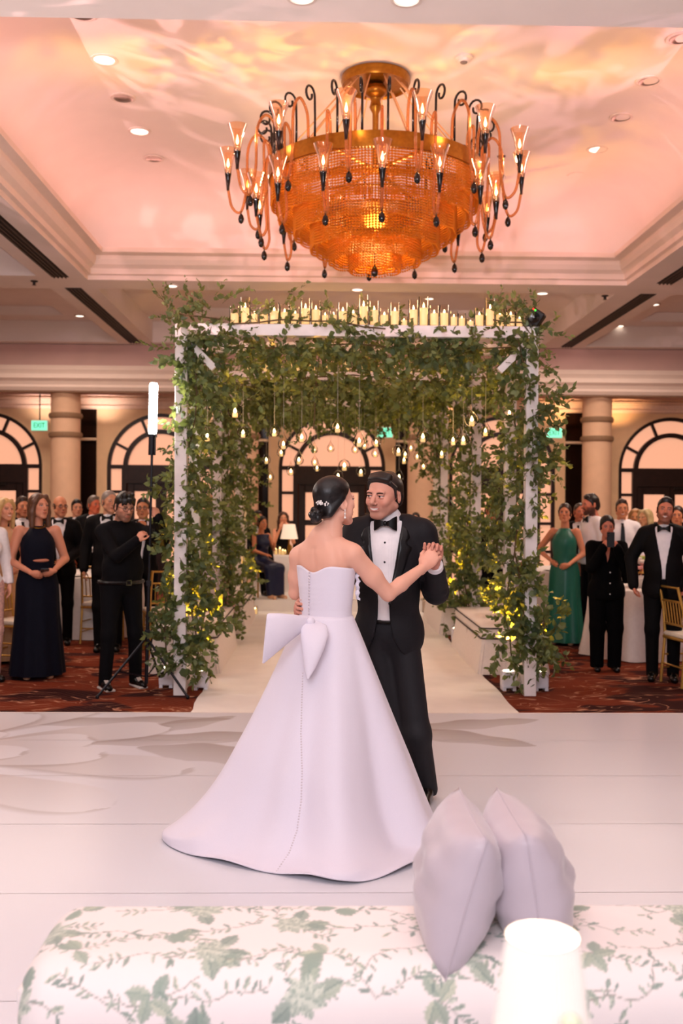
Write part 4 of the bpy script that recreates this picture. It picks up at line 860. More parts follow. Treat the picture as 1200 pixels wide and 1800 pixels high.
MB().rings(rg, cap=False).ob('lamp_shade', mat('glowing_shade', '#e6dcd4', .8, emit='#fff0e2', estr=.26, noise=0), lt)
MB().lathe([(.001, hz-.03), (.043, hz-.03), (.043, hz-.034), (.001, hz-.034)], 32).ob('diffuser', mat('lamp_diffuser', '#ffffff', .5, emit='#fff8ee', estr=1.6, noise=0), lt)
for z, r_ in ((hz, .0472), (hz-.118, .063)): MB().tube([(r_*math.cos(a), r_*math.sin(a), z) for a in np.linspace(0, 2*PI, 40)], .0012, 5, False).ob('shade_rim', mat('shade_rim', '#f3e2d2', .7), lt)
autosmooth(MB().lathe([(.001, 0), (.05, 0), (.05, .012), (.012, .02), (.008, .03), (.008, hz-.05), (.001, hz-.05)], 24).ob('lamp_base', M_GOLD, lt))
point('lamp_bulb', (lp.x, LY, lp.z-.02), 1.0, '#ffe9cf', .02)
q = at(1003, 1796, 1.22); vz = thing('bud_vase', 'pale green blossom in a bud vase just in front of the lamp shade', 'flower vase', (q.x, 1.22, TZ))
autosmooth(MB().lathe([(.001, 0), (.025, 0), (.03, .05), (.012, .1), (.014, .12)], 16).ob('vase', M_GLASS, vz)); MB().tube([(0, 0, .02), (.003, 0, q.z-TZ-.01)], .002, 5).ob('stem', M_STEM, vz)
g = MB()
for k in range(14): a = k*2.4; e_ = .2+.08*k; g.ball((.009*math.cos(a)*math.sin(e_), .009*math.sin(a)*math.sin(e_), q.z-TZ-.004+.009*math.cos(e_)), (.006, .006, .004), 6, 4)
g.ob('blossom', mat('green_blossom', '#dfe6c8', .6, noise=.2, nscale=200), vz, True)
# ================================================================ PEOPLE
def rotm(yaw, pitch=0, roll=0): return Matrix.Rotation(yaw, 4, 'Z') @ Matrix.Rotation(pitch, 4, 'X') @ Matrix.Rotation(roll, 4, 'Y')
M_SKIN = mat('skin', '#e3ab90', .48, spec=.35, attr='Col', sss=.08)
M_SKIN.node_tree.nodes['Principled BSDF'].inputs['Subsurface Scale'].default_value = .05
def head_sdf(sex='m', smile=False):
    S = Sdf(.02); f = sex == 'f'; j = .0 if f else .003
    S.e((0, .015, .04), (.074, .094, .081)).e((0, -.028, -.015), (.060-j*0-(.003 if f else 0), .062, .085))
    for s in (-1, 1):
        S.c((s*.052, .005, -.055), (s*.018, -.062, -.100), .020+j, .018+j); S.e((s*.040, -.038, -.058), .024, k=.025); S.e((s*.041, -.056, -.018), .021, k=.02); S.e((s*.028, -.078, .023), (.022, .010, .009+j), k=.016)
        if smile: S.e((s*.040, -.066, -.036), (.018, .016, .016), k=.015)
    S.e((0, -.066, -.104), (.019+j, .017, .017), k=.018).e((0, -.068, -.064), (.033, .021, .028), k=.015)
    for s in (-1, 1): S.e((s*.031, -.101, .003), (.021, .019, .012), k=.012, op='-')
    S.c((0, -.086, .014), (0, -.113 if not f else -.108, -.030), .0075, .0105+j*.4, k=.010)
    for s in (-1, 1): S.e((s*.0115, -.098, -.036), (.0085, .010, .008), k=.006); S.e((s*.031, -.0765, .003), .0128, k=.002)
    for s in (-1, 1): S.e((s*.031, -.083, .0105), (.016, .008, .0045), k=.004); S.e((s*.031, -.082, -.0055), (.015, .007, .003), k=.004)
    w_ = .028 if smile else .022
    ly = .0075 if smile else .010; S.e((0, -.090, -.0605), (w_, ly, .0055), k=.006).e((0, -.0885, -.0725), (w_*.85, ly, .0065), k=.006)
    if smile:
        S.e((0, -.102, -.0665), (.024, .012, .0042), k=.003, op='-').e((0, -.084, -.0655), (.026, .009, .008), k=.001)
    for s in (-1, 1):
        R = np.array(Matrix.Rotation(s*.35, 3, 'Z') @ Matrix.Rotation(-.15, 3, 'X')); S.e((s*.076, .016, -.008), (.008, .020, .032), R, k=.006); S.e((s*.083, .010, -.006), (.006, .010, .017), R, k=.004, op='-')
    S.c((0, .026, -.07), (0, .048, -.20), .047+j*1.2, .055+j*2.5, k=.022)
    return S
HEADS = {}
def head_geo(sex, smile, h):
    k = (sex, smile, h)
    if k not in HEADS: HEADS[k] = head_sdf(sex, smile).mesh(h)
    return HEADS[k]
def sm(a, b, x): t = np.clip((x-a)/(b-a), 0, 1); return t*t*(3-2*t)
def paint_head(p, skin, sex='m', smile=False, brow='#2a1a14', lip=None, beard=None, bamt=0., look=0., blur=.0, lash=False, browz=.0235):
    x, y, z = p[:, 0], p[:, 1], p[:, 2]; c = np.tile(np.array(srgb(skin), 'f'), (len(p), 1)); base = np.array(srgb(skin))
    def mix(m, col): c[:] = c*(1-m[:, None])+np.asarray(col, 'f')*m[:, None]
    front = sm(-.02, -.05, y); e = .0015+blur
    mix(.25*front*np.exp(-((np.abs(x)-.042)**2+(z+.03)**2)/.0006), base*np.array((1.05, .62, .55)))
    if beard:
        jl = sm(-.012, -.042, z+.25*np.clip(y+.02, 0, .1)-.28*np.clip(np.abs(x)-.045, 0, .05)*0)*sm(.045, .02, y)*sm(-.150, -.12, z)
        chk = 1-np.exp(-(((np.abs(x)-.036)/.018)**2+((z+.032)/.024)**2))*.9; mouth = ((x/.024)**2+((z+.066)/.011)**2 < 1)
        mus = sm(.035, .028, np.abs(x))*sm(-.042, -.047, z)*front
        mix(np.clip(np.maximum(jl*chk, mus)*bamt, 0, 1)*(1-.7*mouth), srgb(beard))
    lc = srgb(lip) if lip else base*np.array((.82, .52, .5)); w_ = .028 if smile else .0225
    bend = .006*(x/.025)**2 if smile else 0
    d = np.sqrt((x/w_)**2+((z+.0665-bend)/.0125)**2); mix(sm(1.05, .85, d)*front*.85, lc)
    if smile: d = np.sqrt((x/.0225)**2+((z+.0660-bend)/.0052)**2); mix(sm(1.1, .9, d)*front, srgb('#f4ece6'))
    else: mix(sm(.0022+e, .0008, np.abs(z+.0665))*sm(.022, .018, np.abs(x))*front*.7, base*np.array((.35, .18, .17)))
    for s in (-1, 1):
        ex = s*.031; dx, dz = x-ex, z-.003
        eye = sm(1.1, .9, np.sqrt((dx/.0135)**2+(dz/(.0055 if not smile else .0046))**2))*sm(-.07, -.078, y); mix(eye, srgb('#d6c8c2'))
        mix(eye*sm(.0066, .0048, np.hypot(dx-look, dz)), srgb('#24140f'))
        mix(sm(.0024+e, .0008, np.abs(z-(.0088-.18*np.abs(dx)-(0 if not smile else .001))))*sm(.0165, .0145, np.abs(dx))*sm(-.06, -.07, y)*(.95 if lash or sex == 'f' else .75), srgb('#1c110e'))
        bz = browz-.0035*((np.abs(x)-.032)/.02)**2-.05*np.clip(.02-np.abs(x), 0, 1)
        mix(sm(.0052+e, .0028, np.abs(z-bz))*sm(.049, .043, np.abs(x))*sm(.010, .014, np.abs(x))*(x*s > 0)*sm(-.05, -.062, y)*(.92 if sex == 'm' else .75), srgb(brow))
        mix(sm(.0045, .002, np.hypot(x-s*.007, z+.0445))*front*.7, base*.25)
    return c
def hair_sdf(style):
    S = Sdf(.015)
    if style in ('short', 'crop', 'fringe', 'bun', 'long', 'receding', 'slick'):
        sr = .0795 if style in ('bun', 'long') else .0772; S.e((0, .019, .044), (sr, sr+.0190, sr+.0065)); S.e((0, .06, -.005), (.070, .061, .074), k=.012)
        top = {'receding': .093, 'bun': .074, 'long': .078, 'fringe': .055, 'slick': .074}.get(style, .068)
        S.e((0, -.108, -.022), (.067 if style != 'receding' else .072, .078, .022+top), k=.008, op='-')
        S.cut((0, -.53, -.85), .016 if style not in ('bun', 'long') else .03, .01)
        for s in (-1, 1): S.e((s*.088, .014, -.014), (.018, .026, .034), k=.004, op='-')
        if style in ('short', 'crop', 'fringe', 'slick'):
            for s in (-1, 1): S.c((s*.073, -.004, .02), (s*.073, -.008, -.018), .010, .005, k=.006)
            S.e((0, .07, -.02), (.068, .045, .06), k=.01)
            if style in ('short', 'fringe', 'slick'): S.c((-.038, -.050, .100), (.038, -.050, .102), .013, .015, k=.02); S.c((0, -.03, .106), (0, .04, .108), .022, .024, k=.03)
            if style == 'fringe':
                for i, (a, b) in enumerate((((-.05, -.075, .075), (-.062, -.085, .035)), ((-.03, -.085, .08), (-.035, -.096, .045)), ((.0, -.088, .085), (.005, -.1, .05)), ((.035, -.082, .08), (.05, -.088, .045)), ((.055, -.06, .08), (.068, -.06, .03)))): S.c(a, b, .02, .009, k=.012)
                for i in range(7): S.e((.05*math.sin(i*2.1), -.03+.04*math.cos(i*1.7), .118+.006*math.sin(i*3)), .026, k=.012)
        if style == 'bun': S.e((0, .06, -.03), (.072, .055, .07), k=.02); S.e((0, .118, -.015), .038, k=.006); [S.c((s*.072, -.01, .03), (s*.070, .02, -.03), .012, .012, k=.01) for s in (-1, 1)]
        if style == 'long':
            S.e((0, .05, -.06), (.092, .062, .15), k=.03)
            for s in (-1, 1): S.chain([(s*.045, -.058, .095), (s*.076, -.035, .04), (s*.085, -.012, -.06), (s*.09, -.01, -.19)], (.02, .024, .03, .022), k=.02)
            S.e((0, -.092, -.035), (.054, .070, .105), k=.01, op='-')
            S.c((0, .03, -.10), (0, .02, -.2), .052, .058, k=.01, op='-')
    elif style == 'sides': 
        S.e((0, .025, .012), (.0805, .092, .06)); S.cut((0, 0, 1), .045, .01); S.cut((0, -.9, -.43), .012, .006)
    return S
HAIRS = {}
def hair_geo(style, h):
    if (style, h) not in HAIRS: HAIRS[(style, h)] = hair_sdf(style).mesh(h)
    return HAIRS[(style, h)]
def hand_sdf(wr, d, n, side, curl=.4, s=1., spread=.1, thumb=1., lens=None, S=None):
    "palm, four fingers in three bones each, and a thumb from the side of the palm"
    wr = Vector(wr); d = Vector(d).normalized(); n = Vector(n); n = (n-d*n.dot(d)).normalized(); wv = d.cross(n)*side
    S = S or Sdf(.006); R = np.array(Matrix([wv, d, n]).transposed())
    S.c(wr-d*.02*s, wr+d*.02*s, .024*s, .026*s, k=.02); S.e(wr+d*.048*s, (.040*s, .050*s, .0165*s), R, k=.018)
    for i in range(4):
        off = (-.0285+.019*i)*s; b = wr+d*(.080-.004*abs(i-1))*s+wv*off; fd = (d+wv*(i-1.5)*spread*.5).normalized(); L_ = [.062, .070, .065, .052][i]*s; rr = [.0088, .0092, .0088, .0076][i]*s
        cu = curl[i] if isinstance(curl, (list, tuple)) else curl*(1+.08*(i-1.5)); S.c(wr+d*.045*s+wv*off*.8, b, .012*s, rr*1.06, k=.01); p = b
        for sg, (fr, m_) in enumerate(((.45, .8), (.32, 1.1), (.23, .8))):
            fd = (Matrix.Rotation(cu*m_*side, 3, wv) @ fd) if True else fd
            q = p+fd*L_*fr; S.c(p, q, rr*(1-.08*sg), rr*(.94-.1*sg), k=.003); p = q
    tb = wr+d*.025*s-wv*.030*s+n*.004*s; t1 = tb+(d*.75-wv*.55+n*.35).normalized()*.034*s; t2 = t1+(d*.95-wv*.15*thumb+n*(.30+.3*thumb)).normalized()*.030*s; t3 = t2+(d*1-wv*.02+n*.3*thumb).normalized()*.024*s
    S.c(wr+d*.018*s-wv*.014*s, tb, .017*s, .0145*s, k=.015).c(tb, t1, .0135*s, .0108*s, k=.006).c(t1, t2, .0105*s, .0095*s, k=.003).c(t2, t3, .0095*s, .0075*s, k=.003); return S
def torso(S, sex, g=0., fat=0., z0=0., hips=True, sh=True):
    D = np.array((0, 0, z0)); E = lambda c, r: S.e(np.array(c)+D, np.array(r)+g)
    if sex == 'm':
        E((0, .0, 1.29), (.165+fat*.3, .108+fat*.3, .185)); E((0, -.01-fat*.5, 1.08), (.148+fat, .110+fat, .185))
        if sh: S.c(np.array((-.150, .015, 1.415))+D, np.array((.150, .015, 1.415))+D, .052+g, .052+g); S.c(np.array((-.09, .025, 1.445))+D, np.array((.09, .025, 1.445))+D, .045+g, .045+g)
        if hips: E((0, .01, .93), (.158+fat*.8, .118+fat*.6, .13))
    else:
        E((0, .005, 1.28), (.138+fat*.4, .092+fat*.3, .165)); E((0, 0, 1.09), (.118+fat, .088+fat, .15))
        for s in (-1, 1): S.e(np.array((s*.062, -.070, 1.265))+D, np.array((.058, .05, .055))+g)
        if sh: S.c(np.array((-.125, .012, 1.405))+D, np.array((.125, .012, 1.405))+D, .042+g, .042+g)
        if hips: E((0, .015, .93), (.162+fat*.9, .12+fat*.6, .14))
    return S
def arm_pts(pose, s, sx):
    sh = (s*sx, .012, 1.405)
    P = {'hang': ((s*(sx+.065), .035, 1.15), (s*(sx+.075), -.03, .905), (-.05*s, -.12, -1), (-s, 0, 0), .35),
         'clasp': ((s*(sx+.085), .03, 1.14), (s*.085, -.215, 1.00), (-s*.9, -.25, -.15), (0, 1, .1), .55),
         'phone': ((s*(sx+.02), -.17, 1.17), (s*.075, -.27, 1.40), (-.35*s, -.05, 1), (-s*.7, .5, 0), .75),
         'hip': ((s*(sx+.19), .06, 1.17), (s*(sx-.015), -.08, 1.03), (-s*.5, -.8, -.2), (-s, .3, 0), .5),
         'lap': ((s*(sx+.06), -.08, 1.14), (s*.08, -.28, 1.07), (-s*.5, -.8, -.1), (0, 0, -1), .4),
         'paper': ((s*(sx+.05), -.10, 1.16), (s*.09, -.27, 1.22), (-s*.2, -.5, .8), (-s, 0, 0), .6),
         'pocket': ((s*(sx+.10), .06, 1.15), (s*(sx+.02), -.06, .94), (-s*.1, -.3, -1), (-s, 0, 0), .5),
         'face': ((s*(sx+.03), -.16, 1.20), (s*.07, -.19, 1.47), (-.25*s, .1, 1), (-s*.6, .8, 0), .35)}
    return sh, (pose if isinstance(pose, tuple) else P[pose])
HANDC = [0]
M_BLACK = mat('black_suiting', '#0b090b', .7, spec=.15, noise=.15, nscale=60); M_SHIRT = mat('white_shirt', '#f0eaec', .65, noise=.03); M_SHOE = mat('black_shoe', '#0d0b0b', .25, noise=0); M_BOW = mat('black_satin', '#09080a', .3, noise=0); M_BTRS = mat('black_trousers', '#0a090b', .75, spec=.12, noise=.12)
M_FRAME = mat('spectacle_frame', '#15100e', .3, noise=0)
HAIRM = lambda c: mat('hair_'+c[1:], c, .38, spec=.45, noise=.25, nscale=160)
def place(t, name, S, m, h, smooth=True): 
    v, f = S.mesh(h); return ob(name, npmesh(name, v, f), m, t)
def bow_tie(t, c, m, s=1.):
    g = MB(); c = Vector(c)
    for sd in (-1, 1): g.rings([[c+Vector((sd*x*s, -dy*s+yy*s, zz*s)) for yy, zz in ((-.5*w_, hh), (-.5*w_, -hh), (.5*w_, -hh), (.5*w_, hh))] for x, hh, w_, dy in ((.006, .010, .016, .0), (.022, .015, .018, .004), (.040, .028, .014, .002), (.056, .036, .010, -.004), (.058, .030, .008, -.005))])
    o = autosmooth(g.ob('bow_tie', m, t), 50); MB().ball(c+Vector((0, -.006, 0)), (.012*s, .011*s, .014*s), 8, 6).ob('knot', m, o, True); return o
def neck_tie(t, z0, m, y=-.13):
    MB().rings([[(-w_, y+dy-.004, z), (w_, y+dy-.004, z), (w_, y+dy+.01, z), (-w_, y+dy+.01, z)] for w_, z, dy in ((.018, 1.455+z0, .05), (.014, 1.425+z0, .018), (.02, 1.40+z0, .006), (.032, 1.2+z0, -.004), (.036, 1.06+z0, -.004))]).ob('neck_tie', m, t)
def glasses(t, M, m, s=1.):
    g = MB()
    for sd in (-1, 1):
        g.tube([M @ Vector((sd*.031+.022*math.cos(a), -.103+.012*abs(math.cos(a))*(1 if sd*math.cos(a) > 0 else 0), .001+.017*math.sin(a))) for a in np.linspace(0, 2*PI, 17)], .0022, 5, False)
        g.tube([M @ Vector((sd*.054, -.092, .006)), M @ Vector((sd*.078, .0, .008)), M @ Vector((sd*.080, .02, -.004))], .002, 5)
    g.tube([M @ Vector((-.010, -.104, .005)), M @ Vector((0, -.108, .008)), M @ Vector((.010, -.104, .005))], .002, 5); return g.ob('glasses', m, t)
def loft_dress(name, t, rows, m, nfold=0, amp=0., n=48, ph=0., z0=0.):
    rg = []
    for cx, cy, z, rx, ry, fa in rows: rg.append([(cx+(rx+fa*amp*math.cos(nfold*a+ph))*math.cos(a), cy+(ry+fa*amp*math.cos(nfold*a+ph))*math.sin(a), z+z0) for a in [2*PI*k/n for k in range(n)]])
    return autosmooth(MB().rings(rg).ob(name, m, t), 60)
def person(label, X, Y, H, face=0., sex='m', fit='tux', arms=('hang', 'hang'), head=(0, 0, 0), hair='short', hc='#1f1512', skin='#dd9f82', z0=0., seat=None, fat=0., smile=False, beard=None, bamt=.75,
           shirt=None, trous=None, coat=None, tie=None, gown=None, specs=False, stance=0., shx=None, hv=.0074, cv=.0155, cat='person', look=0., pants=None, group=None):
    sc = H/1.75; t = thing('person', label, cat, (X, Y, z0), math.radians(face)); t.scale = (sc,)*3
    dz = 0. if seat is None else seat/sc-.83; sx = shx or (.178 if sex == 'm' else .148); U = np.array((0, 0, dz))
    parts = []; sk = np.array(srgb(skin), 'f')
    hy, hp, hr = [math.radians(a) for a in head]; HM = Matrix.Translation((0, .015, 1.52+dz)) @ rotm(hy, hp, hr) @ Matrix.Translation((0, -.032, .115))
    v, f = head_geo(sex, smile, hv); col = paint_head(v, skin, sex, smile, hc if hc not in ('#c9a36a', '#bfb8b2', '#d8b578') else '#7a5a40', None, beard, bamt, look, .0012)
    R = np.array(HM); parts.append((v@R[:3, :3].T+R[:3, 3], f, col))
    B = Sdf(.04); torso(B, sex, -.012 if fit in ('gown', 'halter') else -.022, fat, dz, hips=fit == 'gown' and seat is None); B.c((0, .03, 1.40+dz), (0, .03, 1.50+dz), .055 if sex == 'm' else .046, .05 if sex == 'm' else .042)
    bare = fit in ('gown', 'halter'); armj = []
    for s, ps in ((-1, arms[0]), (1, arms[1])):
        sh, (el, wr, hd, hn, cu) = arm_pts(ps, s, sx); sh, el, wr = [np.array(q)+U for q in (sh, el, wr)]; armj.append((sh, el, wr, hd, hn, cu, s))
        ra = (.047, .036, .024) if sex == 'm' else (.044+fat*.4, .034+fat*.3, .022); B.chain([sh, el], (ra[0], ra[1]), k=.03); B.chain([el, wr], (ra[1], ra[2]), k=.015)
        v, f = hand_sdf(wr, hd, hn, -s, cu, .95 if sex == 'm' else .86).mesh(.0084); parts.append((v, f, np.tile(sk*np.array((1, .95, .93)), (len(v), 1))))
    hj = [np.array((s*.09, .01, .90))+U for s in (-1, 1)]
    if seat is None: kn = [np.array((s*(.10+stance*.5), -.015, .49)) for s in (-1, 1)]; an = [np.array((s*(.095+stance), .025, .075)) for s in (-1, 1)]
    else: kn = [np.array((s*.11, -.43, .50+dz+.33)) for s in (-1, 1)]; an = [np.array((s*.10, -.47, .075)) for s in (-1, 1)]
    for i in range(2): B.chain([hj[i], kn[i], an[i]], (.07, .05, .035), k=.03)
    v, f = B.mesh(.0135 if bare else .024); parts.append((v, f, np.tile(sk, (len(v), 1))))
    V, Fq, C = merge(parts); ob('body', npmesh('body', V, Fq, C), M_SKIN, t)
    if hair != 'bald':
        v, f = hair_geo(hair, .0088); ob('hair', npmesh('hair', v@R[:3, :3].T+R[:3, 3], f), HAIRM(hc), t)
    if specs: glasses(t, HM, M_FRAME)
    M_T = trous or M_BTRS
    def legs(m, r=(.092, .066, .056), nm='trousers', flare=0):
        T = Sdf(.035); T.e(np.array((0, .012, .94))+U, (.164+fat*.8, .122+fat*.6, .115))
        for i in range(2): T.chain([hj[i], kn[i], np.array(an[i])-np.array((0, 0, .03))], (r[0]+fat*.3, r[1], r[2]+flare))
        T.cut((0, 0, -1), -.035); place(t, nm, T, m, cv)
    def shoes(m=M_SHOE):
        for i in range(2):
            S = Sdf(.02); a = an[i]; S.c((a[0], a[1]+.03, .04), (a[0]*1.12, a[1]-.15, .028), .042, .036).c((a[0], a[1]+.01, .08), (a[0], a[1]-.03, .06), .044, .042); S.cut((0, 0, -1), 0.); place(t, 'shoe', S, m, .013)
    def top(m, g, nm, slv=True, vw=None, bottom=.78, cuff=0., k=.04, collar=True, roll=1.):
        S = Sdf(k); torso(S, sex, g, fat, dz, hips=bottom < .95)
        if bottom < .85: S.e(np.array((0, .012, .86))+U, (.165+fat*.8+g, .124+fat*.6+g, .12))
        if slv:
            for sh, el, wr, hd, hn, cu, s in armj:
                w2 = wr+(wr-el)*(-cuff); S.chain([sh, el], (.056+g, .046+g), k=.03); S.chain([el, el+(w2-el)*roll], (.046+g, .034+g), k=.015)
        S.cut((0, 0, -1), -(bottom+dz))
        if vw:
            fv = lambda X_, Y_, Z_: np.maximum(np.abs(X_)-np.interp(Z_-dz, vw[0], vw[1]), Y_+.02)
            S.fn(fv, (-.2, -.4, bottom+dz-.05), (.2, -.02, 1.53+dz))
        return place(t, nm, S, m, cv)
    VW = ((.75, .86, 1.0, 1.12, 1.44, 1.6), (.05, .035, .012, .02, .078, .09))
    if fit in ('tux', 'suit'):
        legs(M_T); shoes(); top(coat or M_BLACK, .016, 'jacket', vw=VW); top(M_SHIRT, .003, 'shirt', slv=False, bottom=.98)
        Cc = Sdf(.01).c((0, .02, 1.44+dz), (0, .012, 1.495+dz), .066, .060); Cc.cut((0, .25, 1), 1.492+dz); place(t, 'collar', Cc, M_SHIRT, .009)
        yn = -.098-fat*.3
        if fit == 'tux': bow_tie(t, (0, yn+.01, 1.462+dz), M_BOW, 1.05)
        else: neck_tie(t, dz, tie or M_BOW)
    elif fit == 'shirt':
        legs(M_T); shoes(); top(shirt or M_SHIRT, .010, 'shirt', bottom=.93)
        Cc = Sdf(.01).c((0, .02, 1.44+dz), (0, .012, 1.495+dz), .066, .060); Cc.cut((0, .25, 1), 1.492+dz); place(t, 'collar', Cc, shirt or M_SHIRT, .009)
        if tie == 'bow': bow_tie(t, (0, -.09, 1.462+dz), M_BOW, 1.05)
        elif tie == 'neck': neck_tie(t, dz, M_BOW, -.128)
    elif fit == 'gown':
        f_ = fat
        if seat is None:
            loft_dress('gown', t, [(0, 0, .035, .235+f_, .20+f_, 1), (0, 0, .25, .215+f_, .175+f_, .9), (0, .005, .6, .185+f_, .145+f_, .5), (0, .012, .9, .176+f_, .135+f_, .15), (0, .008, 1.02, .148+f_, .112+f_, 0), (0, 0, 1.10, .129+f_, .102+f_, 0), (0, -.012, 1.20, .142+f_*.7, .112+f_, 0), (0, -.022, 1.28, .150+f_*.5, .128, 0), (0, -.016, 1.34, .135+f_*.3, .118, 0), (0, -.006, 1.40, .10, .095, 0), (0, .01, 1.445, .068, .075, 0), (0, .012, 1.45, .05, .06, 0)], gown, 9, .014, 54)
        else:
            S = Sdf(.05); torso(S, sex, .008, fat, dz); S.cut((0, 0, 1), 1.43+dz)
            for i in range(2): S.chain([hj[i], kn[i], an[i]], (.10, .085, .075), k=.05); S.chain([(hj[0]+hj[1])/2, (kn[0]+kn[1])/2, (an[0]+an[1])/2], (.10, .085, .085), k=.06)
            S.cut((0, 0, -1), -.06); place(t, 'gown', S, gown, cv)
        shoes(mat('nude_sandal', '#d9a884', .5, noise=0))
    elif fit == 'pantsuit':
        legs(M_T, (.1, .085, .075)); shoes(); top(coat or M_BLACK, .016, 'jacket', bottom=.80, vw=((.7, 1.2, 1.44, 1.6), (0, 0, .04, .05)))
    return t, HM, armj, dz
# ---------------------------------------------------------------- the groom
GX, GY, GROT, GS = .375, 5.44, math.radians(-11), 1.045
def hero_groom():
    t = thing('person', 'groom in a black tuxedo and bow tie smiling at the bride while they dance', 'person', (GX, GY, .03), GROT); t.scale = (GS,)*3
    Wm = Matrix.Translation((GX, GY, .03)) @ Matrix.Rotation(GROT, 4, 'Z') @ Matrix.Scale(GS, 4); Wi = Wm.inverted(); L = lambda px, py, Y: np.array(Wi @ at(px, py, Y))
    skin = '#d99c86'; parts = []
    HM = Wi @ Matrix.Translation(at(675, 871, 5.40)) @ rotm(math.radians(-36), math.radians(5), math.radians(3)) @ Matrix.Diagonal((1.12, 1.10, 1.0, 1))
    v, f = head_sdf('m', True).mesh(.0024); c = paint_head(v, skin, 'm', True, '#1c110d', '#b9736a', '#5a4038', .30, -.0025, browz=.0205); R = np.array(HM); parts.append((v@R[:3, :3].T+R[:3, 3], f, c))
    nk = np.array(HM @ Vector((0, .03, -.10)))
    # arms: image-right arm holds her hand up, image-left arm round her waist
    shB, elB, wrB = np.array((.178, .012, 1.40)), L(766, 1040, 5.42), L(764, 988, 5.20)
    shA, elA, wrA = np.array((-.178, .012, 1.40)), L(590, 1048, 5.30), L(527, 1076, 5.12)
    B = Sdf(.03); B.c(nk, (0, .03, 1.43), .057, .062); B.c((-.1, .02, 1.38), (.1, .02, 1.38), .05); B.chain([shB, elB], (.05, .04)); B.chain([elB, wrB], (.036, .026)); B.chain([shA, elA], (.05, .04)); B.chain([elA, wrA], (.036, .026)); B.e((0, 0, 1.1), (.12, .08, .28))
    v, f = B.mesh(.008); parts.append((v, f, np.tile(np.array(srgb(skin)), (len(v), 1))))
    rot = Wi.to_3x3(); D = lambda x, y, z: (rot @ Vector((x, y, z))).normalized()
    # groom's left hand: behind hers, fingers folded over the far edge, thumb up at her wrist side
    hs = hand_sdf(wrB, D(.02, -.25, .95), D(-.25, -1, -.1), 1, [1.0, 1.0, .95, .9], 1.04/GS, .1, .6); v, f = hs.mesh(.0026); parts.append((v, f, np.tile(np.array(srgb('#d2907c')), (len(v), 1))))
    hs = hand_sdf(L(528, 1066, 5.06), D(-.22, -.95, -.06), D(.8, -.5, -.1), -1, [.55, .6, .65, .7], 1.04/GS, .1, .3); v, f = hs.mesh(.0026); parts.append((v, f, np.tile(np.array(srgb('#d2907c')), (len(v), 1))))
    V, Fq, C = merge(parts); ob('body', npmesh('body', V, Fq, C), M_SKIN, t)
    # hair: short, brushed up at the forehead
    S = Sdf(.012); S.e((0, .020, .041), (.0785, .0985, .082)); S.e((0, .055, .0), (.070, .062, .075), k=.01); nn = Vector((0, .50, .866)); S.cut(tuple(-nn), -.029, .004)
    for s in (-1, 1): S.c((s*.0715, -.016, .045), (s*.0735, -.012, -.008), .008, .004, k=.006); S.c((s*.060, -.040, .072), (s*.0715, -.016, .045), .010, .009, k=.01)
    S.e((0, .068, -.025), (.064, .040, .055), k=.01); S.cut((0, .2, -.98), .075, .004)
    for s in (-1, 1): S.e((s*.086, .018, -.012), (.018, .030, .038), k=.004, op='-')
    for k in range(9): x = -.050+.0125*k; S.c((x, -.030, .109), (x*1.05, -.066+.014*(abs(x)/.05)**2, .100-.008*(abs(x)/.05)), .012, .007, k=.02)
    S.c((0, -.02, .106), (0, .05, .104), .020, .022, k=.03)
    v, f = S.mesh(.0028); hr = ob('hair', npmesh('hair', v@R[:3, :3].T+R[:3, 3], f), mat('groom_hair', '#1c1411', .42, spec=.5, noise=.35, nscale=180), t)
    # trousers, shoes
    T = Sdf(.04); T.e((0, .012, .90), (.150, .112, .125)); kn = [L(694, 1290, 5.42), L(733, 1290, 5.36)]; an = [L(692, 1440, 5.50), L(748, 1440, 5.46)]
    an[0][2] = an[1][2] = .06
    T.chain([(-.078, .01, .86), kn[0], an[0]], (.082, .066, .062)); T.chain([(.078, .01, .86), kn[1], an[1]], (.084, .068, .062)); T.c((-.055, .012, .94), (.055, .012, .94), .092); T.cut((0, 0, -1), -.03); T.cut((0, 0, 1), .958)
    place(t, 'trousers', T, mat('tuxedo_trousers', '#17151a', .7, noise=.1, nscale=90), .0075)
    MB().tube([(0.158*math.cos(a), .010+.112*math.sin(a), .953) for a in np.linspace(0, 2*PI, 30)], .014, 6, False).ob('waistband', M_BOW, t)
    for a in an:
        S = Sdf(.02); S.c((a[0], a[1]+.03, .045), (a[0], a[1]-.16, .03), .043, .037).c((a[0], a[1], .09), (a[0], a[1]-.04, .06), .044, .04); S.cut((0, 0, -1), 0); place(t, 'shoe', S, M_SHOE, .007)
    # shirt with collar, studs, cuffs
    S = Sdf(.04); torso(S, 'm', .002); S.cut((0, 0, -1), -.955); sh = place(t, 'shirt', S, M_SHIRT, .009)
    for x in (-.045, -.03, .03, .045): pass
    Cc = Sdf(.01).c(nk+np.array((0, .012, -.045)), nk+np.array((0, .006, .012)), .072, .069); Cc.c((0, .02, 1.40), (0, .02, 1.44), .085, .074, k=.03); Cc.cut((.0, .55, .84), float(np.dot((0, .55, .84), nk+np.array((0, .0, .005))))); place(t, 'collar', Cc, M_SHIRT, .0045)
    from mathutils.bvhtree import BVHTree
    J = Sdf(.035); torso(J, 'm', .017); J.e((0, .012, .87), (.188, .142, .16)); J.c((-.165, .015, 1.412), (.165, .015, 1.412), .060, .060)
    J.chain([shB, elB], (.076, .066), k=.03); J.chain([elB, elB+(wrB-elB)*.70], (.064, .052), k=.02); J.chain([shA, elA], (.076, .064), k=.03); J.chain([elA, elA+(wrA-elA)*.85], (.060, .048), k=.02)
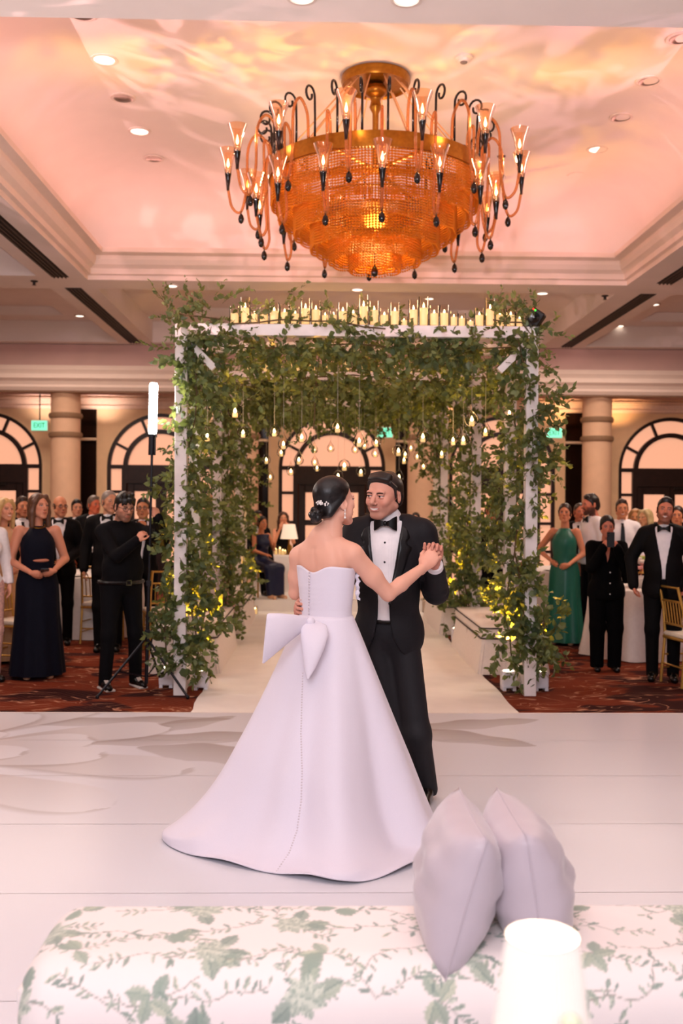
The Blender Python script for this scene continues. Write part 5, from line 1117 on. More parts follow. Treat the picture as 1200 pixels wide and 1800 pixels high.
    for k, (p, r_) in enumerate(((elB*.6+shB*.4, .016), (elB*.8+shB*.2, .016), (elB, .018))): J.e(p+np.array((.0, -.06, .0)), (.06, .014, .012), k=.02)
    J.cut((0, 0, -1), -.765)
    vw = ((.72, .80, .88, .97, 1.06, 1.12, 1.28, 1.44, 1.6), (.17, .085, .048, .032, .028, .034, .062, .083, .085))
    J.fn(lambda X_, Y_, Z_: np.maximum(np.abs(X_+.01)-np.interp(Z_, vw[0], vw[1]), Y_+.03), (-.25, -.4, .70), (.25, -.03, 1.53), k=.004)
    v, f = J.mesh(.0065); jo = ob('jacket', npmesh('jacket', v, f), mat('tuxedo_wool', '#1a181c', .68, spec=.25, noise=.1, nscale=120), t)
    bv = BVHTree.FromPolygons([tuple(q) for q in v], [tuple(q) for q in f])
    def fronty(x, z, d=-.1): h = bv.ray_cast(Vector((x, -.6, z)), Vector((0, 1, 0))); return h[0].y if h[0] is not None and h[0].y < .02 else d
    for s in (-1, 1):      # satin lapels with a notch, lying on the jacket front
        g = MB(); rg = []
        zs = np.linspace(1.445, 1.09, 24)
        for i, z in enumerate(zs):
            w_ = np.interp(z, vw[0], vw[1]); u_ = i/23; wd = .072*math.sin(min(1, u_*1.0+.0)*PI)**.5*(1-.55*u_)+.004
            if .30 < u_ < .36: wd += .010
            if .20 < u_ < .29: wd -= .014
            xs = [-.01+s*(w_+.003), -.01+s*(w_+.3*wd), -.01+s*(w_+.7*wd), -.01+s*(w_+wd)]; ys = [fronty(x+s*.006, z)-.006 for x in xs]
            rg.append([(x, y, z) for x, y in zip(xs, ys)])
        g.rings(rg, closed=False, cap=False); o = g.ob('lapel', mat('lapel_satin', '#101013', .38, noise=0), t, True); md = o.modifiers.new('s', 'SOLIDIFY'); md.thickness = .006
    MB().ball((.025, fronty(.04, 1.06)-.004, 1.05), (.009, .005, .009), 10, 6).ob('jacket_button', M_BOW, t, True)
    bs = BVHTree.FromObject(sh, bpy.context.evaluated_depsgraph_get())
    for z in (1.36, 1.26, 1.16):
        h = bs.ray_cast(Vector((-.008, -.6, z)), Vector((0, 1, 0)))
        if h[0] is not None: MB().ball((-.008, h[0].y-.001, z), (.0055, .003, .0055), 8, 6).ob('shirt_stud', M_BLACKGL, t, True)
    for x in (-.05, -.038, -.026, .012, .024, .036):
        pts = []
        for z in np.linspace(1.40, 1.0, 14):
            h = bs.ray_cast(Vector((x, -.6, z)), Vector((0, 1, 0)))
            if h[0] is not None: pts.append((x, h[0].y-.0005, z))
        if len(pts) > 3: MB().tube(pts, .0018, 4, False).ob('shirt_pleat', M_SHIRT, t)
    bc = nk+np.array((0, -.083, -.052)); b = bow_tie(t, (0, 0, 0), M_BOW, 1.04); b.matrix_local = Matrix.Translation(bc) @ rotm(math.radians(-4), 0, math.radians(0))
    for el, wr, in ((elB, wrB), (elA, wrA)):
        q = el+(wr-el)*.66; q2 = el+(wr-el)*.93; S = Sdf(.01).c(q, q2, .043, .041); ax = (wr-el)/np.linalg.norm(wr-el); S.cut(tuple(ax), float(ax@q2)); place(t, 'shirt_cuff', S, M_SHIRT, .004)
    return t
# ---------------------------------------------------------------- the bride
def hero_bride():
    BX, BY, BR_ = at(573, 1000, 4.95).x, 4.95, math.radians(143)
    t = thing('person', 'bride in a strapless white ball gown with a big bow, seen from behind, dark bun', 'person', (BX, BY, .03), BR_); sc = 1.0
    Wm = Matrix.Translation((BX, BY, .03)) @ Matrix.Rotation(BR_, 4, 'Z'); Wi = Wm.inverted(); L = lambda px, py, Y: np.array(Wi @ at(px, py, Y)); rot = Wi.to_3x3(); D = lambda x, y, z: (rot @ Vector((x, y, z))).normalized()
    skin = '#e8ae96'; parts = []
    HM = Wi @ Matrix.Translation(at(590, 882, 4.93)) @ rotm(math.radians(129), math.radians(-6), math.radians(0)) @ Matrix.Scale(1.0, 4); R = np.array(HM); hd = lambda x, y, z: np.array(HM @ Vector((x, y, z)))
    v, f = head_sdf('f').mesh(.0025); c = paint_head(v, skin, 'f', False, '#3a241c', '#c2616a', lash=True); parts.append((v@R[:3, :3].T+R[:3, 3], f, c))
    B = Sdf(.035); nk = hd(0, .03, -.09)
    B.c(nk, (0, .025, 1.42), .044, .050, k=.03); B.c((0, .028, 1.46), (0, .02, 1.40), .052, .075, k=.05)
    B.e((0, .006, 1.30), (.146, .088, .16), k=.05)
    shR, elR, wrR = L(620, 975, 4.87), L(682, 1044, 4.95), L(744, 997, 5.12); shL, elL, wrL = L(526, 979, 5.03), L(520, 1042, 5.10), L(562, 1040, 5.26)
    B.c(shR, shL, .043, .043, k=.045); nb = np.array((0, .032, 1.455)); [B.c(nb, nb*.25+q*.75+np.array((0, 0, .012)), .040, .034, k=.05) for q in (shR, shL)]
    for s in (-1, 1): B.e((s*.066, .060, 1.350), (.040, .026, .06), k=.04)
    B.c((0, .105, 1.40), (0, .1, 1.2), .006, .006, k=.02, op='-')
    B.chain([shR, shR*.45+elR*.55, elR], (.050, .045, .037), k=.03); B.chain([elR, elR*.65+wrR*.35, wrR], (.036, .037, .024), k=.012); B.chain([shL, shL*.45+elL*.55, elL], (.048, .043, .036), k=.03); B.chain([elL, wrL], (.036, .024), k=.012)
    B.e((0, 0, 1.12), (.11, .075, .16))
    v, f = B.mesh(.0046); parts.append((v, f, np.tile(np.array(srgb(skin)), (len(v), 1))))
    # right hand in his: back of hand towards us, fingers laced over his
    v, f = hand_sdf(wrR, D(.62, .12, .77), D(.25, .95, -.15), -1, [.50, .58, .66, .78], 1.06, .12, .5).mesh(.0026); parts.append((v, f, np.tile(np.array(srgb(skin))*np.array((1, .95, .94)), (len(v), 1))))
    v, f = hand_sdf(wrL, D(.35, .5, .6), D(0, .4, -1), 1, .3, .9).mesh(.004); parts.append((v, f, np.tile(np.array(srgb(skin)), (len(v), 1))))
    V, Fq, C = merge(parts); ob('body', npmesh('body', V, Fq, C), M_SKIN, t)
    # sleek hair with low bun
    M_H = mat('bride_hair', '#120c0c', .40, spec=.5, noise=.35, nscale=70, bump=.12); S = Sdf(.012); S.e((0, .022, .046), (.0835, .103, .087)); S.e((0, .075, -.015), (.070, .048, .065), k=.02); S.cut((0, -.50, -.866), -.0 , .004)
    S2 = Sdf(.012); S2.e((0, .022, .046), (.0835, .103, .087)).e((0, .072, -.02), (.066, .046, .066), k=.02)
    for s in (-1, 1): S2.c((s*.074, .02, .02), (s*.05, .085, -.05), .014, .02, k=.02)
    nn = Vector((0, .72, .694)); S2.cut(tuple(-nn), -.012, .008)
    v, f = S2.mesh(.003); ob('hair', npmesh('hair', v@R[:3, :3].T+R[:3, 3], f), M_H, t)
    S = Sdf(.004); bc = np.array((0, .126, -.052))
    for k in range(5): a = k*1.25; S.c(bc+np.array((.022*math.cos(a), .01*math.sin(a*2), .022*math.sin(a))), bc+np.array((.026*math.cos(a+1.4), .012, .026*math.sin(a+1.4))), .020, .017)
    S.e(bc, .030); S.e(bc+np.array((0, .028, .0)), .018)
    v, f = S.mesh(.003); bo = ob('hair_bun', npmesh('hair_bun', v@R[:3, :3].T+R[:3, 3], f), M_H, t)
    M_PEARL = mat('pearl_crystal', '#f3ece6', .15, spec=.8, noise=0); g = MB(); rr = np.random.default_rng(4)
    for k in range(46): a = rr.uniform(-1, 1); q = hd(-.058+.0*a+.042*(a+1)*.75, .125+.012*rr.uniform(-1, 1)-.025*a*a, -.004+.022*math.cos(a*1.2)*.5+rr.uniform(-.009, .009)); g.ball(q, rr.uniform(.0025, .0055), 6, 4)
    o = g.ob('hair_comb', M_PEARL, t, True); o['kind'] = 'stuff'
    for s in (-1,):
        e0 = hd(s*.080, .012, -.040); g = MB()
        for k, r_ in enumerate((.004, .003, .005, .003, .006)): g.ball(e0+np.array((0, 0, -.009*k)), r_, 8, 6)
        g.ob('earring', M_PEARL, t, True)
    MB().tube([tuple(wrR+(elR-wrR)/np.linalg.norm(elR-wrR)*.02+.0255*(np.array(D(.7, .1, -.65))*0+np.array(D(-.72, 0, .68))*math.cos(a)+np.array(D(0, 1, 0))*math.sin(a))) for a in np.linspace(0, 2*PI, 20)], .0012, 4, False).ob('bracelet', mat('silver', '#d8d2d0', .2, 1.), t)
    # bodice -------------------------------------------------
    M_GOWN = mat('gazar_silk', '#e4dce8', .55, spec=.3, sheen=.25, noise=.015, nscale=300); n = 96; rg = []
    def top_z(a): # local: back is +y
        b = math.cos(a-PI/2); return 1.325-.034*max(0, b)**14-.012*abs(math.cos(a))**4+.06*max(0, -b)**1.5
    for k in range(25):
        u_ = k/24; row = []
        for i in range(n):
            a = 2*PI*i/n; z = 1.055+(top_z(a)-1.055)*u_; rx = np.interp(z, [1.05, 1.10, 1.2, 1.3, 1.42], [.142, .139, .150, .163, .168]); ry = np.interp(z, [1.05, 1.10, 1.2, 1.3, 1.42], [.108, .104, .108, .112, .125]); e_ = .0012*math.sin(z*260) if abs(z-1.1) < .12 else 0
            row.append(((rx+e_)*math.cos(a), (ry+e_)*math.sin(a), z))
        rg.append(row)
    o = autosmooth(MB().rings(rg, cap=False).ob('bodice', M_GOWN, t), 60); md = o.modifiers.new('s', 'SOLIDIFY'); md.thickness = .004; md.offset = -1
    bod = rg
    # front ruffle peeking out at her right side
    g = MB(); rg2 = []
    for k in range(22):
        z = 1.36-.20*k/21; a = PI+.28; rg2.append([((.158+w_*(.75+.25*math.sin(k*1.9)))*math.cos(a), (.112+w_)*math.sin(a)-.01+.006*math.sin(k*1.5), z-.004*j) for j, w_ in enumerate((0, .012, .024))])
    o = g.rings(rg2, closed=False, cap=False).ob('front_ruffle', M_GOWN, t, True); md = o.modifiers.new('s', 'SOLIDIFY'); md.thickness = .003
    # skirt with train ---------------------------------------
    hem = [(-.775, 4.88), (-.70, 4.70), (-.50, 4.53), (-.21, 4.37), (-.05, 4.28), (.115, 4.22), (.29, 4.32), (.44, 4.45), (.52, 4.64), (.565, 4.9), (.565, 5.10), (.42, 5.235), (.1, 5.27), (-.3, 5.25), (-.62, 5.10)]
    an_ = []; 
    for x, y in hem: p = Wi @ Vector((x, y, 0)); an_.append((math.atan2(p.y, p.x), math.hypot(p.x, p.y)))
    an_.sort(); aa = np.array([a for a, _ in an_]); rr_ = np.array([r for _, r in an_]); aa = np.r_[aa-2*PI, aa, aa+2*PI]; rr_ = np.r_[rr_, rr_, rr_]
    n = 200; m_ = 70; th = np.linspace(-PI, PI, n, endpoint=False); k_ = np.array([math.exp(-.5*(j/2.5)**2) for j in range(-8, 9)]); k_ /= k_.sum()
    RH = np.interp(th, aa, rr_); RH = np.convolve(np.r_[RH[-8:], RH, RH[:8]], k_, 'valid')
    rg = []
    for j in range(m_):
        s = j/(m_-1); row = []
        for i in range(n):
            a = th[i]; R_ = RH[i]; wd = Matrix.Rotation(BR_, 3, 'Z') @ Vector((math.cos(a), math.sin(a), 0)); gs = .15-.085*max(0, -wd.y)**1.5; A0 = .56-.05*max(0, -wd.y); cap = min(1, R_*.97/A0)
            if s < .8: q = s/.8; z = 1.075-1.02*q
            else: q = (s-.8)/.2; z = .055*(1-q)**1.3+.004
            u_ = 1-z/1.075; A_ = .140+(A0*cap-.140)*u_**.92; g_ = math.exp(-max(0, z-.004)/gs) if s < .8 else math.exp(-.051/gs)+(1-math.exp(-.051/gs))*q
            r_ = A_+max(0, R_-A0*cap-(0 if s < .8 else 0))*g_
            fold = (.056*math.cos(5*a+1.0)+.036*math.cos(8*a-.6)+.016*math.cos(13*a+2))*min(1, u_)**1.4*(1-max(0, s-.85)/.15)
            el_ = .76+.24*min(1, max(0, (r_-.14)/.26)); lift = .014*(1+math.sin(9*a+1))*max(0, s-.93)/.07*max(0, -wd.y)+.03*math.exp(-((a-1.15)/.10)**2)*math.sin(PI*min(1, max(0, (s-.72)/.28)))
            row.append(((r_+fold)*math.cos(a), (r_*el_+fold)*math.sin(a), z+lift))
        rg.append(row)
    for it in range(3):
        G_ = np.array(rg); G_[1:-1] = .5*G_[1:-1]+.25*(G_[:-2]+G_[2:]); rg = [list(map(tuple, r)) for r in G_]
    o = MB().rings(rg, cap=False).ob('skirt', M_GOWN, t, True); md = o.modifiers.new('s', 'SOLIDIFY'); md.thickness = .005; md.offset = -1
    # covered buttons down the back, then along the train
    from mathutils.bvhtree import BVHTree
    def bvh(rows): g = MB().rings(rows, cap=False); return BVHTree.FromPolygons([tuple(v) for v in g.v], g.f)
    b1, b2 = bvh(bod), bvh(rg); g = MB(); camL = Wi @ Vector((0, 0, CAM_H)); hold = []
    path = [(544, 1006), (543, 1084)], [(533, 1184), (529, 1290), (531, 1360), (529, 1410), (522, 1460), (508, 1500), (481, 1541)]
    for P_, b_, st in ((path[0], b1, 5.0), (path[1], b2, 4.6)):
        for (x0, y0), (x1, y1) in zip(P_[:-1], P_[1:]):
            nb = max(1, int(math.hypot(x1-x0, y1-y0)/st))
            for k in range(nb):
                px, py = x0+(x1-x0)*k/nb, y0+(y1-y0)*k/nb; q = Wi @ at(px, py, 4.9); h = b_.ray_cast(camL, (q-camL).normalized())
                if h[0] is not None: g.ball(h[0]+h[1]*(.002 if h[1].dot(camL-h[0]) > 0 else -.002), 0.0056, 8, 6)
    o = g.ob('button_row', mat('covered_button', '#d5c9d0', .4, noise=0), t, True); o['kind'] = 'stuff'
    # bow ----------------------------------------------------
    bw = thing('bow', None, None); bw.parent = t
    def loop(nm, mid, half, thick, yo, tip=False):
        rg3 = []
        for k, ((mx, my), (hx, hy), th_, Yk) in enumerate(zip(mid, half, thick, yo)):
            c0 = Wi @ at(mx, my, Yk); c1 = Wi @ at(mx+hx, my+hy, Yk); hv_ = c1-c0; dn = Vector(D(0, -1, 0)); rg3.append([c0+hv_*math.cos(b)+dn*th_*math.sin(b) for b in [2*PI*q/28 for q in range(28)]])
        return autosmooth(MB().rings(rg3).ob(nm, M_GOWN, bw), 55)
    loop('bow_loop', [(545, 1094), (535, 1096), (515, 1102), (490, 1112), (468, 1122), (465, 1123)], [(2, 8), (0, 12), (-1, 22), (-2, 34), (-4, 44), (-4, 43)], [.012, .024, .038, .044, .036, .03], [4.80, 4.78, 4.73, 4.69, 4.66, 4.66])
    loop('bow_loop', [(547, 1092), (551, 1099), (553, 1116), (550, 1145), (545, 1175), (541, 1193)], [(10, 0), (22, -1), (25, -2), (19, -2), (10, -1), (2, 0)], [.012, .026, .034, .032, .02, .006], [4.79, 4.76, 4.72, 4.69, 4.67, 4.655])
    c0 = Wi @ at(546, 1094, 4.775); MB().ball(c0, (.022, .022, .026), 14, 8).ob('bow_knot', M_GOWN, bw, True)
    return t
hero_groom(); hero_bride()
# ================================================================ GUESTS, TABLES, CHAIRS, LIGHT STAND
def gx(px, Y, py=950): return at(px, py, Y).x
M_NAVY = mat('navy_crepe', '#090a18', .75, spec=.15, noise=.1); M_GREEN = mat('emerald_satin', '#14604f', .38, spec=.5, noise=.08, nscale=5); M_RUST = mat('rust_satin', '#7d3a24', .5); M_PINK = mat('blush_satin', '#d9a09a', .5); M_LACE = mat('pink_lace', '#d8a89c', .8, noise=.25, nscale=45, bump=.4); M_BLOUSE = mat('white_blouse', '#f0e6e4', .7)
M_NSKIRT = mat('navy_satin', '#141a3a', .4, noise=.1); M_BSH = mat('black_cotton', '#0d0c0f', .8, spec=.12, noise=.12)
person('woman in white blouse and flared pink lace trousers at the left edge', gx(-25, 9.25), 9.25, 1.70, 40, 'f', 'shirt', ('hang', 'hang'), (20, 0, 0), 'long', '#6b4a30', '#e0a588', shirt=M_BLOUSE, trous=M_LACE)
person('blonde smiling woman at the left edge behind the white blouse', gx(6, 10.4), 10.4, 1.70, 35, 'f', 'gown', ('hang', 'clasp'), (15, 0, 0), 'long', '#c9a36a', '#e2a080', gown=mat('champagne_satin', '#c79a72', .45), smile=True)
t9, H9, A9, d9 = person('woman holding a phone up overhead at the left edge, blue bracelet on her wrist', gx(-8, 11.4), 11.4, 1.66, 20, 'f', 'gown', ('hang', ((.19, -.09, 1.32), (.17, -.17, 1.60), (-.1, -.05, 1), (-.6, .6, 0), .6)), (10, 0, 0), 'bun', '#2a1b14', '#d99a76', gown=M_BLACK)
MB().tube([(.17+.03*math.cos(a), -.17+.03*math.sin(a), 1.585) for a in np.linspace(0, 2*PI, 16)], .008, 6, False).ob('bracelet', mat('teal_band', '#2f8f98', .4), t9)
def phone(lab, root, A, side, M=None, off=(0, -.035, .075), tilt=0.):
    sh, el, wr, hd, hn, cu, s = A[side]; p = root.matrix_world if False else None
    W = Matrix.Translation(root.location) @ root.rotation_euler.to_matrix().to_4x4() @ Matrix.Scale(root.scale[0], 4)
    q = W @ (Vector(wr)+Vector(off)); t = thing('phone', lab, 'phone', q, root.rotation_euler.z); t.rotation_euler = (math.radians(tilt), 0, root.rotation_euler.z)
    MB().box((0, 0, 0), (.074, .009, .15), bev=.003).ob('case', mat('phone_case', '#17161a', .3, noise=0), t); MB().box((0, .0055, 0), (.066, .002, .138)).ob('screen', mat('phone_screen', '#3a3f48', .1, emit='#8a93a5', estr=.3, noise=0), t)
    for dx in (-.012, .012): MB().lathe([(.001, -.003), (.008, -.003), (.009, 0)], 10, (0, 0, 0)).ob('lens', M_BLACKGL, t).matrix_local = Matrix.Translation((-.02, -.0045, .05+dx)) @ Matrix.Rotation(-PI/2, 4, 'X') @ Matrix.Scale(1, 4)
    return t
phone('dark phone held up at the left edge above the crowd', t9, A9, 1)
person('man in a dark suit behind the woman in navy, far left', gx(38, 12.0), 12.0, 1.72, 25, 'm', 'suit', ('hang', 'hang'), (10, 0, 0), 'short', '#3a2a20', '#c98462')
tn, Hn, An, dn = person('woman in a long navy halter gown with a waist cut-out and shoulder-length brown hair', gx(66, 9.5), 9.5, 1.735, 22, 'f', 'gown', (((-.25, .03, 1.12), (-.075, -.235, 1.015), (.9, -.25, -.15), (0, 1, .2), .7), ((.26, .03, 1.13), (.12, -.23, 1.03), (-.9, -.25, -.12), (0, 1, .2), .65)), (28, -4, 0), 'long', '#5a3a28', '#cf8a6c', gown=M_NAVY, fat=.022, shx=.165)
S = Sdf(.004); S.e((.02, -.118, 1.125), (.075, .02, .018)); v, f = S.mesh(.004); ob('waist_cutout', npmesh('waist_cutout', v, f, np.tile(np.array(srgb('#c27a5e')), (len(v), 1))), M_SKIN, tn)
MB().tube([(.065*math.cos(a), -.02-.062*math.sin(a), 1.455-.025*math.sin(a)) for a in np.linspace(-.3, PI+.3, 18)], .006, 6, False).ob('necklace', M_GOLD, tn)
phone('phone held low in the hands of the woman in navy', tn, An, 1, off=(-.085, -.02, .0), tilt=70)
person('bald man with dark glasses in tuxedo behind the woman in navy', gx(104, 11.7), 11.7, 1.73, 10, 'm', 'tux', ('hang', 'clasp'), (25, 0, 0), 'sides', '#4a3c34', '#d08a66', specs=True, fat=.02)
person('dark-haired man far back between the left column and the bald man', gx(134, 14.2), 14.2, 1.70, 10, 'm', 'suit', ('hang', 'hang'), (15, 0, 0), 'short', '#1d1512', '#d09070')
person('red-faced grey-haired man in dark suit and black necktie, standing behind a white table', gx(163, 13.9), 13.9, 1.75, 15, 'm', 'suit', ('hang', 'hang'), (30, 0, 0), 'short', '#6a5a50', '#cc6a4a', fat=.01)
person('grey-haired man in tuxedo just behind the man with the light stand', gx(190, 11.2), 11.2, 1.79, 5, 'm', 'tux', ('hang', 'hang'), (30, 0, 0), 'receding', '#8a7f78', '#d09474')
LX = gx(214, 8.95); LI = (Matrix.Translation((LX, 8.95, 0)) @ Matrix.Rotation(math.radians(33), 4, 'Z')).inverted(); LP = lambda px, py, Y: tuple(LI @ at(px, py, Y)); LD = lambda x, y, z: tuple(LI.to_3x3() @ Vector((x, y, z)))
tl, Hl, Al, dl_ = person('bearded dark-haired man in black shirt and trousers holding up a light stand', LX, 8.95, 1.75, 33, 'm', 'shirt', ((LP(205, 978, 8.68), LP(241, 950, 8.60), LD(.55, -.15, .8), LD(.6, .8, -.3), 1.0), (LP(287, 950, 8.82), LP(277, 910, 8.66), LD(-.25, -.1, .95), LD(-.75, .6, 0), 1.0)), (4, 14, 0), 'fringe', '#14100f', '#dc9c7e', fat=.032, beard='#2a1c16', bamt=.62, shirt=M_BSH, trous=M_BSH, specs=True, stance=.05, hv=.0062, cv=.013)
MB().tube([((.178+.022)*math.cos(a), .012+(.134+.022)*math.sin(a),   .955) for a in np.linspace(0, 2*PI, 32)], .017, 6, False).ob('belt', mat('belt_leather', '#0c0b0c', .4), tl); g = MB()
for dx, dz, w_, h_ in ((0, .02, .05, .008), (0, -.02, .05, .008), (-.022, 0, .008, .045), (.022, 0, .008, .045)): g.box((dx+.0, -.165, .955+dz), (w_, .012, h_))
g.ob('belt_buckle', mat('chrome', '#d9d4d0'), tl)
for c in [c for c in tl.children if c.name.startswith('shoe')]:
    bb = [Vector(v.co) for v in c.data.vertices]; cx = sum(v.x for v in bb)/len(bb); y0 = min(v.y for v in bb); y1 = max(v.y for v in bb)
    MB().box((cx, (y0+y1)/2, .012), (.085, (y1-y0)*.95, .02), bev=.008).ob('sole', mat('white_sole', '#d9d0c8', .6), c); MB().box((cx, y0+.11, .075), (.04, .07, .012), Matrix.Rotation(.5, 3, 'X'), bev=.004).ob('laces', mat('grey_laces', '#b8aea8', .8), c)
def wpt(root, p): return Matrix.Translation(root.location) @ root.rotation_euler.to_matrix().to_4x4() @ Matrix.Scale(root.scale[0], 4) @ Vector(p)
# light stand through both hands
h1 = wpt(tl, np.array(Al[0][2])+np.array((.045, -.05, .055))); h2 = wpt(tl, np.array(Al[1][2])+np.array((-.045, -.055, .06)))
pb = at(257, 1205, 8.62); pt = at(267, 800, 8.62); ls = thing('light_stand', 'black tripod stand with a glowing white tube light held upright beside the left post', 'light stand', (pb.x, pb.y, 0))
o = Vector((pb.x, pb.y, 0)); ax = (pt-Vector((pb.x, pb.y, .06))); MSt = mat('stand_black', '#15131a', .35, .3)
MB().tube([(0, 0, .10), (Vector((0, 0, .06))+ax*.45)], .016, 10).ob('lower_tube', MSt, ls); MB().tube([Vector((0, 0, .06))+ax*.44, Vector((0, 0, .06))+ax], .011, 10).ob('upper_tube', MSt, ls)
for f_ in (.24, .45): MB().box(Vector((0, 0, .06))+ax*f_, (.045, .045, .05), bev=.008).ob('clamp', MSt, ls)
for a in (205, 335, 80): 
    d = Vector((math.cos(math.radians(a)), math.sin(math.radians(a)), 0)); MB().tube([Vector((0, 0, .50)), d*.42+Vector((0, 0, .02))], .011, 8).ob('leg', MSt, ls); MB().tube([Vector((0, 0, .16)), d*.25+Vector((0, 0, .225))], .007, 6).ob('leg_brace', MSt, ls); MB().ball(d*.42+Vector((0, 0, .018)), .018, 8, 6).ob('rubber_foot', MSt, ls, True)
tp = pt-o; td = ax.normalized(); MB().tube([tp, tp+td*.16], .032, 12).ob('grip', MSt, ls); MB().tube([tp+td*.155, tp+td*.18], .04, 12).ob('collar', MSt, ls)
MB().tube([tp+td*.18, tp+td*.20, tp+td*.60, tp+td*.62], [.03, .036, .036, .03], 16).ob('light_tube', mat('tube_light', '#ffffff', .5, emit='#fffaf4', estr=55, noise=0), ls, True)
person('man with glasses in dark suit behind the light stand pole', gx(251, 11.6), 11.6, 1.715, 0, 'm', 'tux', ('hang', 'phone'), (5, 0, 0), 'short', '#2a1d16', '#c4825c', specs=True)
# middle group
person('man with dark beard and glasses in suit behind the left arbor post', gx(366, 14.9), 14.9, 1.80, 20, 'm', 'suit', ('hang', 'hang'), (10, 0, 0), 'bald', '#1d1512', '#d39a72', beard='#1a1210', bamt=.95, specs=True)
tp_, Hp, Ap, dp = person('seated woman in blush dress holding a printed card behind the nearest left bench', gx(379, 12.2), 12.2, 1.64, 12, 'f', 'gown', ('lap', 'paper'), (10, 5, 0), 'bun', '#241812', '#d98f74', seat=.50, gown=M_PINK)
pc = thing('printed_card', 'white printed card held up by the seated woman in blush', 'card', wpt(tp_, np.array(Ap[1][2])+np.array((-.03, -.05, .11)))); pc.rotation_euler = (math.radians(-12), 0, math.radians(30))
MB().box((0, 0, 0), (.13, .003, .20)).ob('sheet', mat('card_paper', '#f4eef4', .8), pc)
for k in range(6): MB().box((-.005*(k % 2), -.0025, .06-.022*k), (.09-.02*(k % 3), .001, .005)).ob('print_line', mat('print_ink', '#6a6470', .8), pc)
MX = mat('chair_seat_cushion', '#efe3d0', .8)
def stool(x, y, z, h, lab, rz=0):
    t = thing('guest_chair', lab, 'chair', (x, y, z), rz, group='aisle end chairs')
    for sx in (-1, 1):
        for sy in (-1, 1): MB().tube([(sx*.17, sy*.17, 0), (sx*.17, sy*.17, h-.05)], .014, 6).ob('leg', M_GOLDCH, t)
    MB().box((0, 0, h-.025), (.40, .40, .05), bev=.015).ob('seat', MX, t); MB().box((0, .19, h+.25), (.38, .025, .08), bev=.01).ob('back_rail', M_GOLDCH, t)
    for sx in (-1, 1): MB().tube([(sx*.17, .19, h-.03), (sx*.17, .2, h+.3)], .013, 6).ob('back_post', M_GOLDCH, t)
stool(gx(379, 12.2), 12.22, 0, .49, 'gold chair under the woman in blush', math.radians(12))
for px, Y, H, face, hr, hc, gn, arms, lab, sk in ((452, 16.5, 1.70, 30, 'short', '#1c1411', None, ('lap', 'hang'), 'seated man with glasses in dark suit at the far left of the aisle end', '#d08a66'), (460, 15.95, 1.55, 35, 'bun', '#1a1210', M_NSKIRT, ('lap', 'paper'), 'seated woman in navy satin skirt at the left of the aisle end', '#d98c64'),
                                        (497, 17.5, 1.66, 10, 'long', '#4a2e20', M_BLACK, ('face', 'face'), 'seated woman in black with both hands raised to her face', '#e09a76'), (730, 17.5, 1.66, -10, 'bun', '#20150f', M_RUST, ('lap', 'lap'), 'seated woman in rust dress right of the groom', '#d08e6e'), (645, 17.8, 1.62, 0, 'long', '#2a1a14', mat('red_dress', '#8a1f26', .5), ('lap', 'lap'), 'seated woman in red dress between the heads of the couple', '#d08e6e')):
    x = gx(px, Y); stool(x, Y, .18, .46, 'gold chair under the %s' % lab.split(' at ')[0].split(' with ')[0].split(' right ')[0].split(' between ')[0].replace('seated ', ''), math.radians(face)); person(lab, x, Y-.02, H, face, 'm' if gn is None else 'f', 'suit' if gn is None else 'gown', arms, (0, 0, 0), hr, hc, sk, z0=.18, seat=.47, gown=gn, specs=gn is None, hv=.009, cv=.02)
# right group
person('woman in a draped emerald satin gown with hair pulled back', gx(992, 11.9), 11.9, 1.68, -25, 'f', 'gown', ('hip', 'clasp'), (5, -5, 0), 'bun', '#2a1b14', '#d98f6c', gown=M_GREEN, fat=.012)
person('man in dark suit with open white collar behind the woman in emerald', gx(1017, 13.2), 13.2, 1.69, -20, 'm', 'suit', ('hang', 'hang'), (20, 0, 0), 'receding', '#3a2a22', '#cf7c5e')
person('bearded man in white shirt and bow tie turned in profile to the left', gx(1040, 12.0), 12.0, 1.795, -78, 'm', 'shirt', ('hang', 'hang'), (0, 4, 0), 'short', '#1f1512', '#d98468', beard='#2a1a14', bamt=.9, tie='bow', fat=.012)
tph, Hph, Aph, dph = person('dark-haired woman in black jacket and trousers photographing with a phone before her face', gx(1066, 9.95), 9.95, 1.56, -8, 'f', 'pantsuit', ('phone', 'phone'), (0, 6, 0), 'bun', '#120d0c', '#cf7e64', fat=.03, shx=.165, trous=mat('black_wool', '#060506', .85, spec=.08), coat=mat('black_wool', '#0c0b0c'))
phone('dark phone held by the woman in black on the right', tph, Aph, 0, off=(.075, -.03, .09))
for z in (1.12, 1.0, .88): MB().ball((.02, -.145, z), (.008, .004, .008), 8, 6).ob('jacket_button', mat('pearl_crystal', '#f3ece6'), tph, True)
person('young waiter in white shirt and black necktie in the right back row', gx(1092, 12.5), 12.5, 1.74, -10, 'm', 'shirt', ('hang', 'hang'), (0, 0, 0), 'short', '#3a271c', '#d18a62', tie='neck', smile=True)
person('fair-haired woman in the right back row beside the waiter', gx(1117, 13.4), 13.4, 1.62, -15, 'f', 'gown', ('hang', 'hang'), (-10, 0, 0), 'long', '#a87848', '#c98a5c', gown=M_BLACK, specs=False)
person('blonde woman with swept hair behind the laughing man, right back row', gx(1136, 12.7), 12.7, 1.62, -30, 'f', 'gown', ('hang', 'hang'), (-30, 0, 0), 'long', '#bfa878', '#d19a70', gown=M_BLACK)
